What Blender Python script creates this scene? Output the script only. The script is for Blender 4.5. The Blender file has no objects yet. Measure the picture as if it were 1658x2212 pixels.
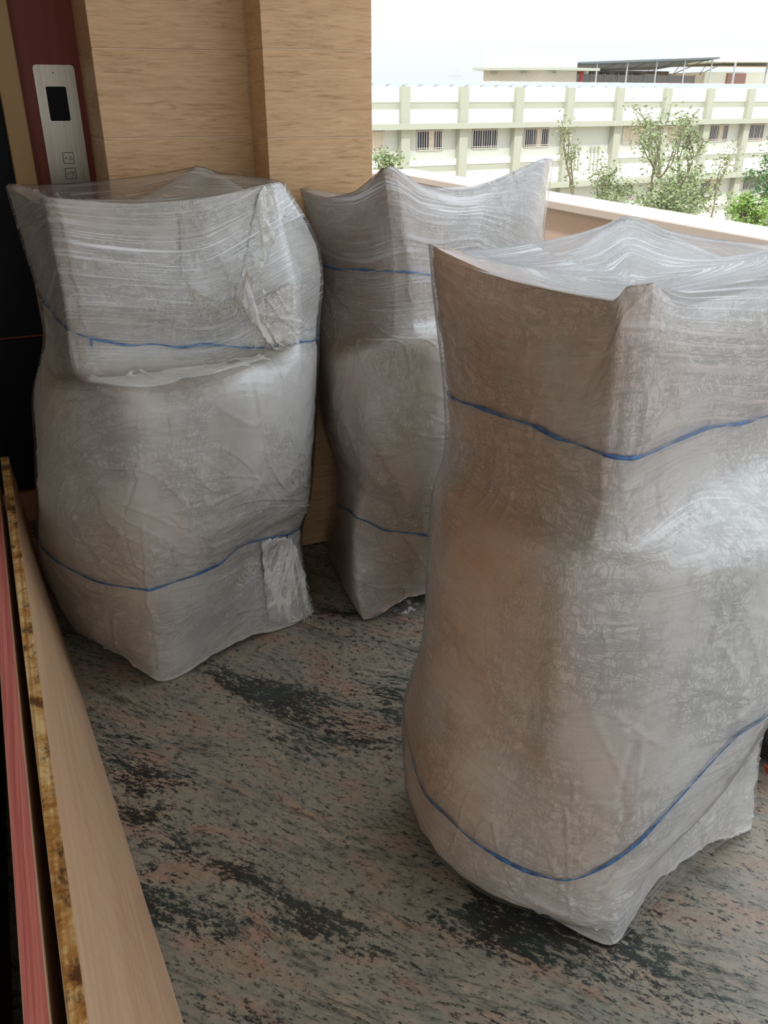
import bpy, bmesh, math, random
import numpy as np
from mathutils import Vector, Matrix
R = math.radians
scene = bpy.context.scene
SKY = .45
COL = scene.collection

# ---------------------------------------------------------------- camera
cam_d = bpy.data.cameras.new('camera'); cam = bpy.data.objects.new('camera', cam_d); COL.objects.link(cam)
cam.location = (0, 0, 1.6); cam.rotation_euler = (R(90-26.4), 0, R(-23.4))
cam_d.sensor_fit = 'VERTICAL'; cam_d.sensor_height = 24.0; cam_d.lens = 24.0*1800/2212
cam_d.clip_start = .05; cam_d.clip_end = 2000
scene.camera = cam

# ---------------------------------------------------------------- sky, sun, exposure
wd = bpy.data.worlds.new('sky'); scene.world = wd; wd.use_nodes = True
nt = wd.node_tree; nt.nodes.clear()
wo = nt.nodes.new('ShaderNodeOutputWorld'); bg = nt.nodes.new('ShaderNodeBackground')
tc = nt.nodes.new('ShaderNodeTexCoord'); sx = nt.nodes.new('ShaderNodeSeparateXYZ'); rp = nt.nodes.new('ShaderNodeValToRGB')
nz = nt.nodes.new('ShaderNodeTexNoise'); nz.inputs['Scale'].default_value = 2.0; nz.inputs['Detail'].default_value = 3
mxs = nt.nodes.new('ShaderNodeMix'); mxs.data_type = 'RGBA'; mxs.inputs[0].default_value = .06
nt.links.new(tc.outputs['Generated'], sx.inputs[0]); nt.links.new(sx.outputs['Z'], rp.inputs[0])
rp.color_ramp.elements[0].position = 0.0; rp.color_ramp.elements[0].color = (.80, .85, .96, 1)
rp.color_ramp.elements[1].position = .10; rp.color_ramp.elements[1].color = (.85, .92, 1.0, 1)
e_ = rp.color_ramp.elements.new(1.0); e_.color = (.84, .92, 1.0, 1)
# overcast haze: luminance rises evenly from the horizon to the zenith (1 : 3)
oc1 = nt.nodes.new('ShaderNodeMath'); oc1.operation = 'MAXIMUM'; oc1.inputs[1].default_value = 0
oc2 = nt.nodes.new('ShaderNodeMath'); oc2.operation = 'MULTIPLY_ADD'; oc2.inputs[1].default_value = 2.0*SKY; oc2.inputs[2].default_value = SKY
nt.links.new(sx.outputs['Z'], oc1.inputs[0]); nt.links.new(oc1.outputs[0], oc2.inputs[0]); nt.links.new(oc2.outputs[0], bg.inputs[1])
nt.links.new(tc.outputs['Generated'], nz.inputs['Vector'])
nt.links.new(rp.outputs[0], mxs.inputs[6]); nt.links.new(nz.outputs['Fac'], mxs.inputs[7])
nt.links.new(mxs.outputs[2], bg.inputs[0])
nt.links.new(bg.outputs[0], wo.inputs[0])
sun_d = bpy.data.lights.new('sun', 'SUN'); sun = bpy.data.objects.new('sun', sun_d); COL.objects.link(sun)
sun_d.energy = 1.3; sun_d.angle = R(3); sun_d.color = (1, .97, .92)
sun.rotation_euler = Vector((.28, .62, -.9)).to_track_quat('-Z', 'Y').to_euler(); sun.location = (0, 0, 12)
scene.view_settings.view_transform = 'Standard'
try: scene.view_settings.look = 'None'
except Exception: pass
scene.view_settings.exposure = 1.32; scene.view_settings.gamma = 1; scene.view_settings.use_curve_mapping = False

# ---------------------------------------------------------------- helpers
def lin(r, g, b):
    f = lambda c: (c/255/12.92) if c/255 <= .04045 else ((c/255+.055)/1.055)**2.4
    return (f(r), f(g), f(b), 1)
class NB:
    def __init__(s, name):
        s.m = bpy.data.materials.new(name); s.m.use_nodes = True; s.t = s.m.node_tree; s.t.nodes.clear()
        s.o = s.t.nodes.new('ShaderNodeOutputMaterial')
    def n(s, typ, **k):
        x = s.t.nodes.new('ShaderNode'+typ)
        for a, v in k.items(): setattr(x, a, v)
        return x
    def l(s, a, b): s.t.links.new(a, b)
    def co(s, kind='Object', loc=(0,0,0), rot=(0,0,0), sc=(1,1,1)):
        c = s.n('TexCoord'); m = s.n('Mapping'); s.l(c.outputs[kind], m.inputs[0])
        m.inputs[1].default_value = loc; m.inputs[2].default_value = rot; m.inputs[3].default_value = sc
        return m.outputs[0]
    def remap(s, vec, sc=(1,1,1), rot=(0,0,0)):
        m = s.n('Mapping'); s.l(vec, m.inputs[0]); m.inputs[3].default_value = sc; m.inputs[2].default_value = rot; return m.outputs[0]
    def noise(s, vec, scale, detail=4, rough=.55, dist=0):
        x = s.n('TexNoise'); s.l(vec, x.inputs['Vector']); x.inputs['Scale'].default_value = scale
        x.inputs['Detail'].default_value = detail; x.inputs['Roughness'].default_value = rough; x.inputs['Distortion'].default_value = dist
        return x.outputs['Fac']
    def ramp(s, fac, stops, interp='LINEAR'):
        x = s.n('ValToRGB'); s.l(fac, x.inputs[0]); cr = x.color_ramp; cr.interpolation = interp
        while len(cr.elements) < len(stops): cr.elements.new(.5)
        for e, (p, c) in zip(cr.elements, stops):
            e.position = p; e.color = c if isinstance(c, tuple) else (c, c, c, 1)
        return x.outputs[0]
    def mix(s, fac, a, b, mode='MIX'):
        x = s.n('Mix', data_type='RGBA', blend_type=mode)
        for i, v in ((0, fac), (6, a), (7, b)):
            if isinstance(v, (int, float, tuple)): x.inputs[i].default_value = v
            else: s.l(v, x.inputs[i])
        return x.outputs[2]
    def math(s, op, a, b=0, clamp=False):
        x = s.n('Math', operation=op); x.use_clamp = clamp
        for i, v in ((0, a), (1, b)):
            if isinstance(v, (int, float)): x.inputs[i].default_value = v
            else: s.l(v, x.inputs[i])
        return x.outputs[0]
    def bump(s, h, st=.3, d=.01, nrm=None):
        x = s.n('Bump'); s.l(h, x.inputs['Height']); x.inputs['Strength'].default_value = st; x.inputs['Distance'].default_value = d
        if nrm is not None: s.l(nrm, x.inputs['Normal'])
        return x.outputs[0]
    def pbr(s, col, rough=.6, spec=.5, metal=0, nrm=None, **kw):
        p = s.n('BsdfPrincipled')
        for nm, v in (('Base Color', col), ('Roughness', rough), ('Metallic', metal), ('Specular IOR Level', spec)):
            if isinstance(v, (int, float, tuple)): p.inputs[nm].default_value = v
            else: s.l(v, p.inputs[nm])
        if nrm is not None: s.l(nrm, p.inputs['Normal'])
        for k, v in kw.items(): p.inputs[k.replace('_', ' ')].default_value = v
        s.l(p.outputs[0], s.o.inputs[0]); return p
def plain(name, c, rough=.6, spec=.5, metal=0, vary=.06, scale=6):
    b = NB(name); n = b.noise(b.co(), scale, 4)
    d = tuple(x*(1-vary*2.2) for x in c[:3])+(1,)
    col = b.mix(b.ramp(n, [(.3, 0.0), (.7, 1.0)]), d, c)
    b.pbr(col, rough, spec, metal, b.bump(n, .08, .01)); return b.m
def mesh_obj(name, verts, faces, mat, parent=None, smooth=False, mi=None):
    me = bpy.data.meshes.new(name); me.from_pydata([tuple(v) for v in verts], [], faces)
    for m in (mat if isinstance(mat, list) else [mat]): me.materials.append(m)
    if mi: me.polygons.foreach_set('material_index', mi)
    if smooth: me.polygons.foreach_set('use_smooth', [True]*len(me.polygons))
    me.update()
    o = bpy.data.objects.new(name, me); COL.objects.link(o)
    if parent is not None: o.parent = parent
    return o
class MB:                                        # collects boxes / tubes into ONE mesh
    def __init__(s): s.v = []; s.f = []
    def box(s, lo, hi, M=None, ch=0):
        b = len(s.v)
        for z in (lo[2], hi[2]):
            for x, y in ((lo[0], lo[1]), (hi[0], lo[1]), (hi[0], hi[1]), (lo[0], hi[1])):
                p = Vector((x, y, z)); s.v.append(M @ p if M else p)
        for q in ((0,3,2,1),(4,5,6,7),(0,1,5,4),(1,2,6,5),(2,3,7,6),(3,0,4,7)): s.f.append(tuple(b+i for i in q))
        return s
    def hexa(s, pts):
        b = len(s.v); s.v += [Vector(p) for p in pts]
        for q in ((0,3,2,1),(4,5,6,7),(0,1,5,4),(1,2,6,5),(2,3,7,6),(3,0,4,7)): s.f.append(tuple(b+i for i in q))
        return s
    def tube(s, pts, rad, n=6, cap=True):
        pts = [Vector(p) for p in pts]; b0 = len(s.v); up = Vector((0, 0, 1))
        for k, p in enumerate(pts):
            d = (pts[min(k+1, len(pts)-1)]-pts[max(k-1, 0)]).normalized()
            a = d.cross(up); a = a.normalized() if a.length > 1e-3 else Vector((1, 0, 0)); c = a.cross(d)
            r = rad[k] if isinstance(rad, (list, tuple)) else rad
            for i in range(n):
                t = 2*math.pi*i/n; s.v.append(p+a*(math.cos(t)*r)+c*(math.sin(t)*r))
        for k in range(len(pts)-1):
            for i in range(n):
                j = (i+1) % n; a0 = b0+k*n; a1 = a0+n
                s.f.append((a0+i, a0+j, a1+j, a1+i))
        if cap:
            s.f.append(tuple(b0+i for i in range(n))[::-1]); e = b0+(len(pts)-1)*n
            s.f.append(tuple(e+i for i in range(n)))
        return s
    def obj(s, name, mat, parent=None, bevel=0, smooth=False):
        o = mesh_obj(name, s.v, s.f, mat, parent, smooth)
        if bevel:
            m = o.modifiers.new('bevel', 'BEVEL'); m.width = bevel; m.segments = 2; m.limit_method = 'ANGLE'
        return o
def tag(o, label=None, cat=None, group=None, kind=None):
    if label: o['label'] = label
    if cat: o['category'] = cat
    if group: o['group'] = group
    if kind: o['kind'] = kind
    return o
def empty(name, loc=(0,0,0), rz=0):
    o = bpy.data.objects.new(name, None); o.location = loc; o.rotation_euler = (0, 0, rz); o.empty_display_size = .1; COL.objects.link(o); return o
def struct(o): o['kind'] = 'structure'; return o

# ---------------------------------------------------------------- materials
def wood_tile_mat():
    b = NB('wood_tile'); c = b.n('TexCoord'); oi = b.n('ObjectInfo')
    base = b.n('VectorMath', operation='ADD'); b.l(c.outputs['Object'], base.inputs[0])
    cmb = b.n('CombineXYZ'); b.l(b.math('MULTIPLY', oi.outputs['Random'], 9), cmb.inputs[2]); b.l(b.math('MULTIPLY', oi.outputs['Random'], 5), cmb.inputs[0])
    b.l(cmb.outputs[0], base.inputs[1]); v = base.outputs[0]
    warp = b.noise(b.remap(v, (1.5, 1.5, 5)), 2.2, 3)
    g1 = b.noise(b.remap(v, (2.2, 2.2, 26)), 3.0, 6, .62, 1.6)
    w = b.n('TexWave', wave_type='BANDS', bands_direction='Z'); b.l(b.remap(v, (.5, .5, 1)), w.inputs[0])
    w.inputs['Scale'].default_value = 16; w.inputs['Distortion'].default_value = 12; w.inputs['Detail'].default_value = 3; w.inputs['Detail Scale'].default_value = 1.1
    fine = b.noise(b.remap(v, (14, 14, 320)), 1.0, 3)
    f = b.math('ADD', b.math('MULTIPLY', g1, .70), b.math('MULTIPLY', w.outputs['Fac'], .05))
    f = b.math('ADD', f, b.math('MULTIPLY', warp, .22))
    col = b.ramp(f, [(.30, lin(172, 130, 90)), (.43, lin(208, 168, 123)), (.55, lin(221, 183, 138)), (.72, lin(230, 196, 153))])
    col = b.mix(.07, col, b.ramp(fine, [(.3, lin(120, 85, 55)), (.65, lin(225, 190, 150))]))
    b.pbr(col, .42, .45, 0, b.bump(fine, .05, .004)); return b.m
M_tile = wood_tile_mat()
def granite_mat():
    b = NB('granite')
    v0 = b.co('Object', rot=(0, 0, R(48)))
    wn = b.n('TexNoise'); b.l(v0, wn.inputs['Vector']); wn.inputs['Scale'].default_value = 1.2; wn.inputs['Detail'].default_value = 2.5
    ad = b.n('VectorMath', operation='MULTIPLY_ADD'); b.l(wn.outputs['Color'], ad.inputs[0]); ad.inputs[1].default_value = (.26, .26, 0); b.l(v0, ad.inputs[2])
    v = ad.outputs[0]
    big = b.noise(b.remap(v, (1, 2.6, 1)), 1.5, 4, .6, .4)
    big2 = b.noise(b.remap(v, (1.3, 2.6, 1)), 3.1, 4, .6)
    base = b.ramp(big2, [(.32, lin(170, 146, 128)), (.45, lin(170, 163, 148)), (.55, lin(152, 153, 142)), (.68, lin(184, 172, 152))])
    pink = b.ramp(b.noise(b.remap(v, (1.6, 3.4, 1)), 3.6, 3), [(.57, 0.0), (.68, 1.0)])
    base = b.mix(b.math('MULTIPLY', pink, .6), base, lin(198, 150, 130))
    green = b.ramp(b.noise(b.remap(v, (1, 2.4, 1)), 2.6, 3, .5), [(.55, 0.0), (.68, 1.0)])
    base = b.mix(b.math('MULTIPLY', green, .45), base, lin(140, 155, 140))
    mott = b.noise(v, 55, 6, .75)
    base = b.mix(b.ramp(mott, [(.35, .5), (.6, 0.0)]), base, lin(124, 116, 108))
    fl = b.noise(b.remap(v, (1, 2.3, 1)), 32, 10, .82, .15)
    fl2 = b.noise(b.remap(v, (1, 1.7, 1)), 75, 5, .75)
    thr = b.ramp(big, [(.36, .10), (.45, .02), (.53, -.035), (.62, -.11)])
    dd = b.math('ADD', b.math('ADD', b.math('MULTIPLY', fl, .74), b.math('MULTIPLY', fl2, .26)), thr)
    # distance to threshold -> flecks
    dark = b.ramp(dd, [(.53, 0.0), (.562, 1.0)])
    vein = b.noise(b.remap(v, (.8, 6.5, 1)), 2.3, 7, .68, .5)
    vr = b.math('ABSOLUTE', b.math('SUBTRACT', vein, .5))
    vm = b.math('MULTIPLY', b.ramp(vr, [(.0, 1.0), (.045, 0.0)]), b.ramp(b.math('ADD', b.math('MULTIPLY', big2, .45), b.math('MULTIPLY', fl, .55)), [(.46, 0.0), (.58, .95)]))
    dark = b.math('MAXIMUM', dark, vm)
    dcol = b.mix(b.ramp(big2, [(.4, 0.0), (.6, 1.0)]), lin(30, 33, 36), lin(44, 60, 56))
    col = b.mix(b.math('MULTIPLY', dark, .93), base, dcol)
    col = b.mix(1.0, col, (.86, .825, .80, 1), 'MULTIPLY')
    b.pbr(col, .30, .30, 0, b.bump(mott, .03, .002)); return b.m
M_granite = granite_mat()
def laminate_mat(name, c1, c2, axis=(18, .6, 18)):
    b = NB(name); v = b.co(); n = b.noise(b.remap(v, axis), 2.2, 5, .6, .6)
    n2 = b.noise(v, 1.3, 2)
    col = b.mix(b.math('MULTIPLY', n2, .3), b.ramp(n, [(.34, c1), (.62, c2)]), c1)
    b.pbr(col, .5, .4, 0, b.bump(n, .05, .003)); return b.m
M_lam = laminate_mat('pale_laminate', lin(196, 158, 124), lin(212, 180, 148))
def ply_edge_mat():
    b = NB('stained_ply_edge'); v = b.co()
    st = b.noise(b.remap(v, (5, 5, 5)), 2.0, 6, .7, .3)
    band = b.noise(b.remap(v, (150, .7, 150)), 1.0, 3)
    blot = b.noise(b.remap(v, (12, 8, 12)), 1.6, 5, .7)
    col = b.ramp(st, [(.36, lin(112, 62, 24)), (.45, lin(190, 138, 72)), (.56, lin(232, 200, 142))])
    col = b.mix(b.ramp(band, [(.40, .55), (.55, 0.0)]), col, lin(150, 96, 46))
    col = b.mix(b.ramp(blot, [(.52, 0.0), (.62, .85)]), col, lin(74, 40, 20))
    b.pbr(col, .7, .3, 0, b.bump(band, .4, .002)); return b.m
M_plyedge = ply_edge_mat()
M_pinkedge = laminate_mat('pink_painted_edge', lin(172, 78, 74), lin(220, 138, 126), (90, .8, 90))
M_darkred = laminate_mat('dark_red_wood', lin(52, 18, 12), lin(78, 30, 20), (40, 1, 40))
M_frame = laminate_mat('red_brown_veneer', lin(112, 38, 18), lin(136, 56, 30), (10, 10, .5))
M_jamb = plain('ochre_jamb', lin(168, 134, 84), .5)
M_dark = plain('dark_glass', lin(12, 12, 11), .4, .12, vary=.2)
M_black = plain('black_plastic', lin(3, 3, 3), .5, .15)
def steel_mat():
    b = NB('brushed_steel'); n = b.noise(b.remap(b.co(), (900, 900, 6)), 1.0, 2)
    b.pbr(b.ramp(n, [(.3, lin(138, 130, 114)), (.7, lin(164, 155, 138))]), .34, .5, 1.0, b.bump(n, .05, .001)); return b.m
M_steel = steel_mat()
M_plaster = plain('white_plaster', lin(222, 218, 208), .85)
M_parapet = plain('pink_beige_paint', lin(216, 190, 172), .75, .3, vary=.03)
M_cap = plain('pale_stone_cap', lin(214, 200, 188), .6, .4, vary=.03)
M_grout = plain('grout', lin(240, 222, 198), .8)

# ---------------------------------------------------------------- room shell
fl = struct(empty('floor'))
for (x0, x1) in ((-1.9, 1.0290), (1.0302, 2.8)):
    MB().box((x0, -4, -.10), (x1, 7.6, 0)).obj('slab', M_granite, fl)
MB().box((1.0288, -4, -.10), (1.0304, 7.6, -.0025)).obj('joint', M_grout, fl)

ceil = struct(MB().box((-1.9, -4, 2.90), (1.85, 7.8, 3.05)).obj('ceiling', M_plaster))
struct(MB().box((-2.05, -4, -.1), (-1.9, 3.42, 2.90)).obj('wall_left', M_plaster))
# parapet along the open side
wr = struct(empty('wall_right'))
MB().box((2.80, -4, -.2), (2.98, 7.6, 1.055)).obj('parapet', M_parapet, wr)
y = -4.0
MB().box((2.76, -4, 1.055), (3.045, 6.45, 1.10)).obj('coping', M_cap, wr, bevel=.006)
wf = struct(empty('wall_far'))
MB().box((1.1, 7.45, -.2), (2.80, 7.6, 1.055)).obj('parapet', M_parapet, wf)
# lift wall : pier B, pier A, lift recess
Z0 = -.014; TH = .25
wb = struct(empty('wall_back'))
MB().box((.8143, 2.8103, 0), (1.1688, 3.6, 2.90)).obj('core', M_grout, wb)
MB().box((.3343, 2.9933, 0), (.8128, 3.6, 2.90)).obj('core', M_grout, wb)
MB().box((-1.9, 3.44, 0), (.35, 3.6, 2.90)).obj('core', M_frame, wb)
MB().box((1.02, 3.6, -.1), (1.162, 7.6, 2.90)).obj('core', M_plaster, wb)
def tile(lo, hi, face):
    # face: axis the tile's front looks along ('-y','-x','+x'); chamfered front edges
    c = .0016; (x0, y0, z0), (x1, y1, z1) = lo, hi
    if face == '-y':
        b = [(x0, y1, z0), (x1, y1, z0), (x1, y1, z1), (x0, y1, z1)]; m = [(x0, y0+c, z0), (x1, y0+c, z0), (x1, y0+c, z1), (x0, y0+c, z1)]
        f = [(x0+c, y0, z0+c), (x1-c, y0, z0+c), (x1-c, y0, z1-c), (x0+c, y0, z1-c)]
    elif face == '-x':
        b = [(x1, y0, z0), (x1, y1, z0), (x1, y1, z1), (x1, y0, z1)]; m = [(x0+c, y0, z0), (x0+c, y1, z0), (x0+c, y1, z1), (x0+c, y0, z1)]
        f = [(x0, y0+c, z0+c), (x0, y1-c, z0+c), (x0, y1-c, z1-c), (x0, y0+c, z1-c)]
        b, m, f = b[::-1], m[::-1], f[::-1]
    else:
        b = [(x0, y0, z0), (x0, y1, z0), (x0, y1, z1), (x0, y0, z1)]; m = [(x1-c, y0, z0), (x1-c, y1, z0), (x1-c, y1, z1), (x1-c, y0, z1)]
        f = [(x1, y0+c, z0+c), (x1, y1-c, z0+c), (x1, y1-c, z1-c), (x1, y0+c, z1-c)]
    v = b+m+f; F = [(8, 9, 10, 11), (3, 2, 1, 0)]
    for k in range(4):
        j = (k+1) % 4; F += [(k, j, 4+j, 4+k), (4+k, 4+j, 8+j, 8+k)]
    # store around own centre so that the grain is different tile to tile
    cx = Vector(((x0+x1)/2, (y0+y1)/2, (z0+z1)/2))
    o = mesh_obj('tile', [Vector(p)-cx for p in v], F, M_tile, wb); o.location = cx; return o
g = .0015
for k in range(12):
    z0 = max(Z0+k*TH, 0)+g; z1 = min(Z0+(k+1)*TH, 2.9)-g
    tile((.811, 2.807, z0), (1.172, 2.819, z1), '-y')        # pier B front
    tile((.331, 2.990, z0), (.809, 3.002, z1), '-y')         # pier A front
    tile((.811, 2.8195, z0), (.823, 2.989, z1), '-x')        # return between the two
    tile((.331, 3.0025, z0), (.343, 3.43, z1), '-x')         # return beside the lift
    tile((1.160, 2.8195, z0), (1.172, 3.2, z1), '+x')        # outer end, seen from the balcony
# lift surround
struct(MB().box((.085, 3.385, 0), (.331, 3.44, 2.75)).obj('trim_1', M_frame))
struct(MB().box((.060, 3.30, 0), (.128, 3.44, 2.75)).obj('trim_2', M_jamb, None, bevel=.004))
dr = struct(empty('door_1'))
MB().box((-.42, 3.425, .165), (.06, 3.439, .78)).obj('lower_panel', M_dark, dr)
MB().box((-.42, 3.425, .79), (.06, 3.439, 2.1)).obj('upper_panel', M_dark, dr)
MB().box((-1.2, 3.425, .165), (-.425, 3.439, 2.1)).obj('side_panel', M_dark, dr)
struct(MB().box((-1.9, 3.41, .03), (.06, 3.44, .160)).obj('baseboard_back', plain('brown_skirting', lin(120, 80, 52), .5)))
struct(MB().box((-1.9, 3.40, 0), (.06, 3.44, .03)).obj('trim_3', plain('dark_sill', lin(70, 44, 32), .5)))

# ---------------------------------------------------------------- lift call panel
def rounded_plate(x0, x1, z0, z1, yf, yb, r, seg=5):
    pts = []
    for cx, cz, a0 in ((x1-r, z1-r, 0), (x0+r, z1-r, 90), (x0+r, z0+r, 180), (x1-r, z0+r, 270)):
        for i in range(seg+1):
            a = R(a0+90*i/seg); pts.append((cx+math.cos(a)*r, cz+math.sin(a)*r))
    n = len(pts); v = [(x, yf, z) for x, z in pts]+[(x, yb, z) for x, z in pts]
    f = [tuple(range(n))[::-1][::-1], tuple(range(n, 2*n))[::-1]]+[(i, i+n, (i+1) % n+n, (i+1) % n) for i in range(n)]
    return v, f
YP = 3.385
lp = empty('lift_call_panel', (.24, YP, 1.5))
def lpart(name, args, mat, par):
    v, f = rounded_plate(*args); v = [(x-.24, y-YP, z-1.5) for x, y, z in v]
    return mesh_obj(name, v, f, mat, par)
lpart('face_plate', (.176, .309, 1.255, 1.702, YP-.006, YP, .012), M_steel, lp)
lpart('display', (.2075, .273, 1.530, 1.636, YP-.0075, YP-.0062, .005), M_black, lp)
M_line = plain('engraved_line', lin(60, 54, 46), .5)
for zc, up in ((1.411, True), (1.360, False)):
    xc = .246
    bt = lpart('call_button', (xc-.0165, xc+.0165, zc-.0165, zc+.0165, YP-.0085, YP-.006, .004), M_steel, lp)
    s = 1 if up else -1; mb = MB(); yy = -.0095
    tri = [Vector((xc+.001-.24, yy, zc-.005*s-1.5)), Vector((xc+.0135-.24, yy, zc-.005*s-1.5)), Vector((xc+.0072-.24, yy, zc+.006*s-1.5))]
    for i in range(3): mb.tube([tri[i], tri[(i+1) % 3]], .0008, 4)
    mb.obj('arrow', M_line, bt)
    MB().tube([(xc-.0085-.24, -.0085, zc-1.5), (xc-.0085-.24, -.0098, zc-1.5)], .0028, 12).obj('indicator', M_line, bt)
    fr = MB(); q = [(xc-.0175, zc-.0175), (xc+.0175, zc-.0175), (xc+.0175, zc+.0175), (xc-.0175, zc+.0175)]
    for i in range(4):
        (xa, za), (xb, zb) = q[i], q[(i+1) % 4]; fr.tube([(xa-.24, -.0065, za-1.5), (xb-.24, -.0065, zb-1.5)], .0009, 4)
    fr.obj('rim', M_line, bt)
k_ = MB().tube([(-.0015, -.006, .1775), (-.0015, -.0085, .1775)], .0055, 16).obj('key_switch', M_steel, lp)
MB().tube([(-.0015, -.0084, .1775), (-.0015, -.0092, .1775)], .0022, 8).obj('keyhole', M_line, k_)
MB().tube([(.0105, -.006, -.176), (.0105, -.0075, -.176)], .003, 10).obj('screw', M_line, lp)
tag(lp, 'brushed steel lift call panel with dark display and up and down buttons', 'lift panel')

# ---------------------------------------------------------------- boards in the foreground
def board(name, lab, b0, b1, t0, t1, th, mface, medge, zt, group=None):
    # b0,b1: foot line (far, near); t0,t1: top line of the right-hand face (far, near); thickness towards -x
    root = empty(name, (b0[0], b0[1], 0)); L = Vector((b0[0], b0[1], 0))
    N = 24; fv = []; ev = []
    def row(t):
        B = Vector((b0[0]+(b1[0]-b0[0])*t, b0[1]+(b1[1]-b0[1])*t, 0.0)); T = Vector((t0[0]+(t1[0]-t0[0])*t, t0[1]+(t1[1]-t0[1])*t, zt))
        return B-L, T-L
    core = []; cf = []; lam = []; lf = []
    for i in range(N+1):
        B, T = row(i/N); d = Vector((-th, 0, 0))
        core += [B+d, B, T, T+d]
    for i in range(N):
        a = i*4; b = a+4
        for k in range(4):
            j = (k+1) % 4; cf.append((a+k, b+k, b+j, a+j))
    cf += [(0, 1, 2, 3), (N*4+3, N*4+2, N*4+1, N*4)]
    mesh_obj('core', core, cf, medge, root)
    for sgn in (0, 1):
        lv = []; lf = []; x = Vector((.0012, 0, 0)) if sgn == 0 else Vector((-th-.0012, 0, 0)); x2 = Vector((.0001, 0, 0)) if sgn == 0 else Vector((-th-.0001, 0, 0))
        for i in range(N+1):
            B, T = row(i/N); lv += [B+x2, B+x, T+x-Vector((0, 0, .0006)), T+x2-Vector((0, 0, .0006))]
        for i in range(N):
            a = i*4; b = a+4
            for k in range(4):
                j = (k+1) % 4; lf.append((a+k, b+k, b+j, a+j))
        lf += [(0, 1, 2, 3), (N*4+3, N*4+2, N*4+1, N*4)]
        mesh_obj('laminate_face', lv, lf, mface, root)
    tag(root, lab, 'board', group); return root
def ext(p, q, yn): t = (yn-p[1])/(q[1]-p[1]); return (p[0]+(q[0]-p[0])*t, yn)
bt0, bt1 = (-.132, 2.94), ext((-.132, 2.94), (-.087, .792), .1)
bb0, bb1 = (-.098, 2.947), ext((-.098, 2.947), (.042, 1.073), .1)
board('laminated_board', 'pale laminated board on edge in foreground with brown stained bare edge', bb0, bb1, bt0, bt1, .0235, M_lam, M_plyedge, .5)
t0, t1 = ext((-.151, 1.768), (-.134, .808), 2.75), ext((-.151, 1.768), (-.134, .808), .1)
board('laminated_board', 'laminated board with pink painted edge, left of the stained one', (t0[0]+.012, 2.75), (t1[0]+.004, .1), t0, t1, .030, M_lam, M_pinkedge, .5)
board('laminated_board', 'dark red brown board at bottom left corner behind the pink edged one', (-.26, 2.6), (-.26, .1), (-.225, 2.6), (-.225, .1), .02, M_darkred, M_darkred, .43)

# ---------------------------------------------------------------- bundle surfaces
def _hash(i, j, s):
    h = (i*374761393 + j*668265263 + s*362437) & 0x7fffffff
    h = ((h ^ (h >> 13))*1274126177) & 0x7fffffff
    return (h ^ (h >> 16)) & 0xffff
def pn(x, y, s=0):
    xi = np.floor(x).astype(np.int64); yi = np.floor(y).astype(np.int64)
    xf = x-xi; yf = y-yi
    u = xf*xf*xf*(xf*(xf*6-15)+10); v = yf*yf*yf*(yf*(yf*6-15)+10)
    def g(a, b, dx, dy):
        an = _hash(a, b, s)*(2*np.pi/65536.0)
        return np.cos(an)*dx+np.sin(an)*dy
    n00 = g(xi, yi, xf, yf); n10 = g(xi+1, yi, xf-1, yf)
    n01 = g(xi, yi+1, xf, yf-1); n11 = g(xi+1, yi+1, xf-1, yf-1)
    a = n00+u*(n10-n00); b = n01+u*(n11-n01)
    return (a+v*(b-a))*1.4
def ridge(x, y, s, w=.08):
    n = pn(x, y, s)
    return np.exp(-(n/w)**2)
def smooth(a, b, x):
    t = np.clip((x-a)/(b-a), 0, 1)
    return t*t*(3-2*t)
def hermite(P, T, q, closed):
    # P (k,...), T knots (k or k+1 when closed), q query
    k = len(P)
    if closed:
        Pe = np.concatenate([P[-1:], P, P[:2]]); L = T[-1]
        Te = np.concatenate([[T[k-1]-L], T, [T[1]+L]])
    else:
        Pe = np.concatenate([2*P[:1]-P[1:2], P, 2*P[-1:]-P[-2:-1]])
        Te = np.concatenate([[2*T[0]-T[1]], T, [2*T[-1]-T[-2]]])
    sh = (-1,)+(1,)*(P.ndim-1)
    d = (Pe[1:]-Pe[:-1])/(Te[1:]-Te[:-1]).reshape(sh)
    h = (Te[1:]-Te[:-1]).reshape(sh)
    m = (d[:-1]*h[1:]+d[1:]*h[:-1])/(h[1:]+h[:-1])      # at Pe[1..]
    n = len(T)
    i = np.clip(np.searchsorted(T, q, side='right')-1, 0, n-2)
    hh = (T[i+1]-T[i]); t = ((q-T[i])/hh).reshape(sh); hh = hh.reshape(sh)
    p0 = Pe[i+1]; p1 = Pe[i+2]; m0 = m[i]; m1 = m[i+1]
    t2 = t*t; t3 = t2*t
    return (2*t3-3*t2+1)*p0+(t3-2*t2+t)*hh*m0+(-2*t3+3*t2)*p1+(t3-t2)*hh*m1
ROLL = 9
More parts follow.
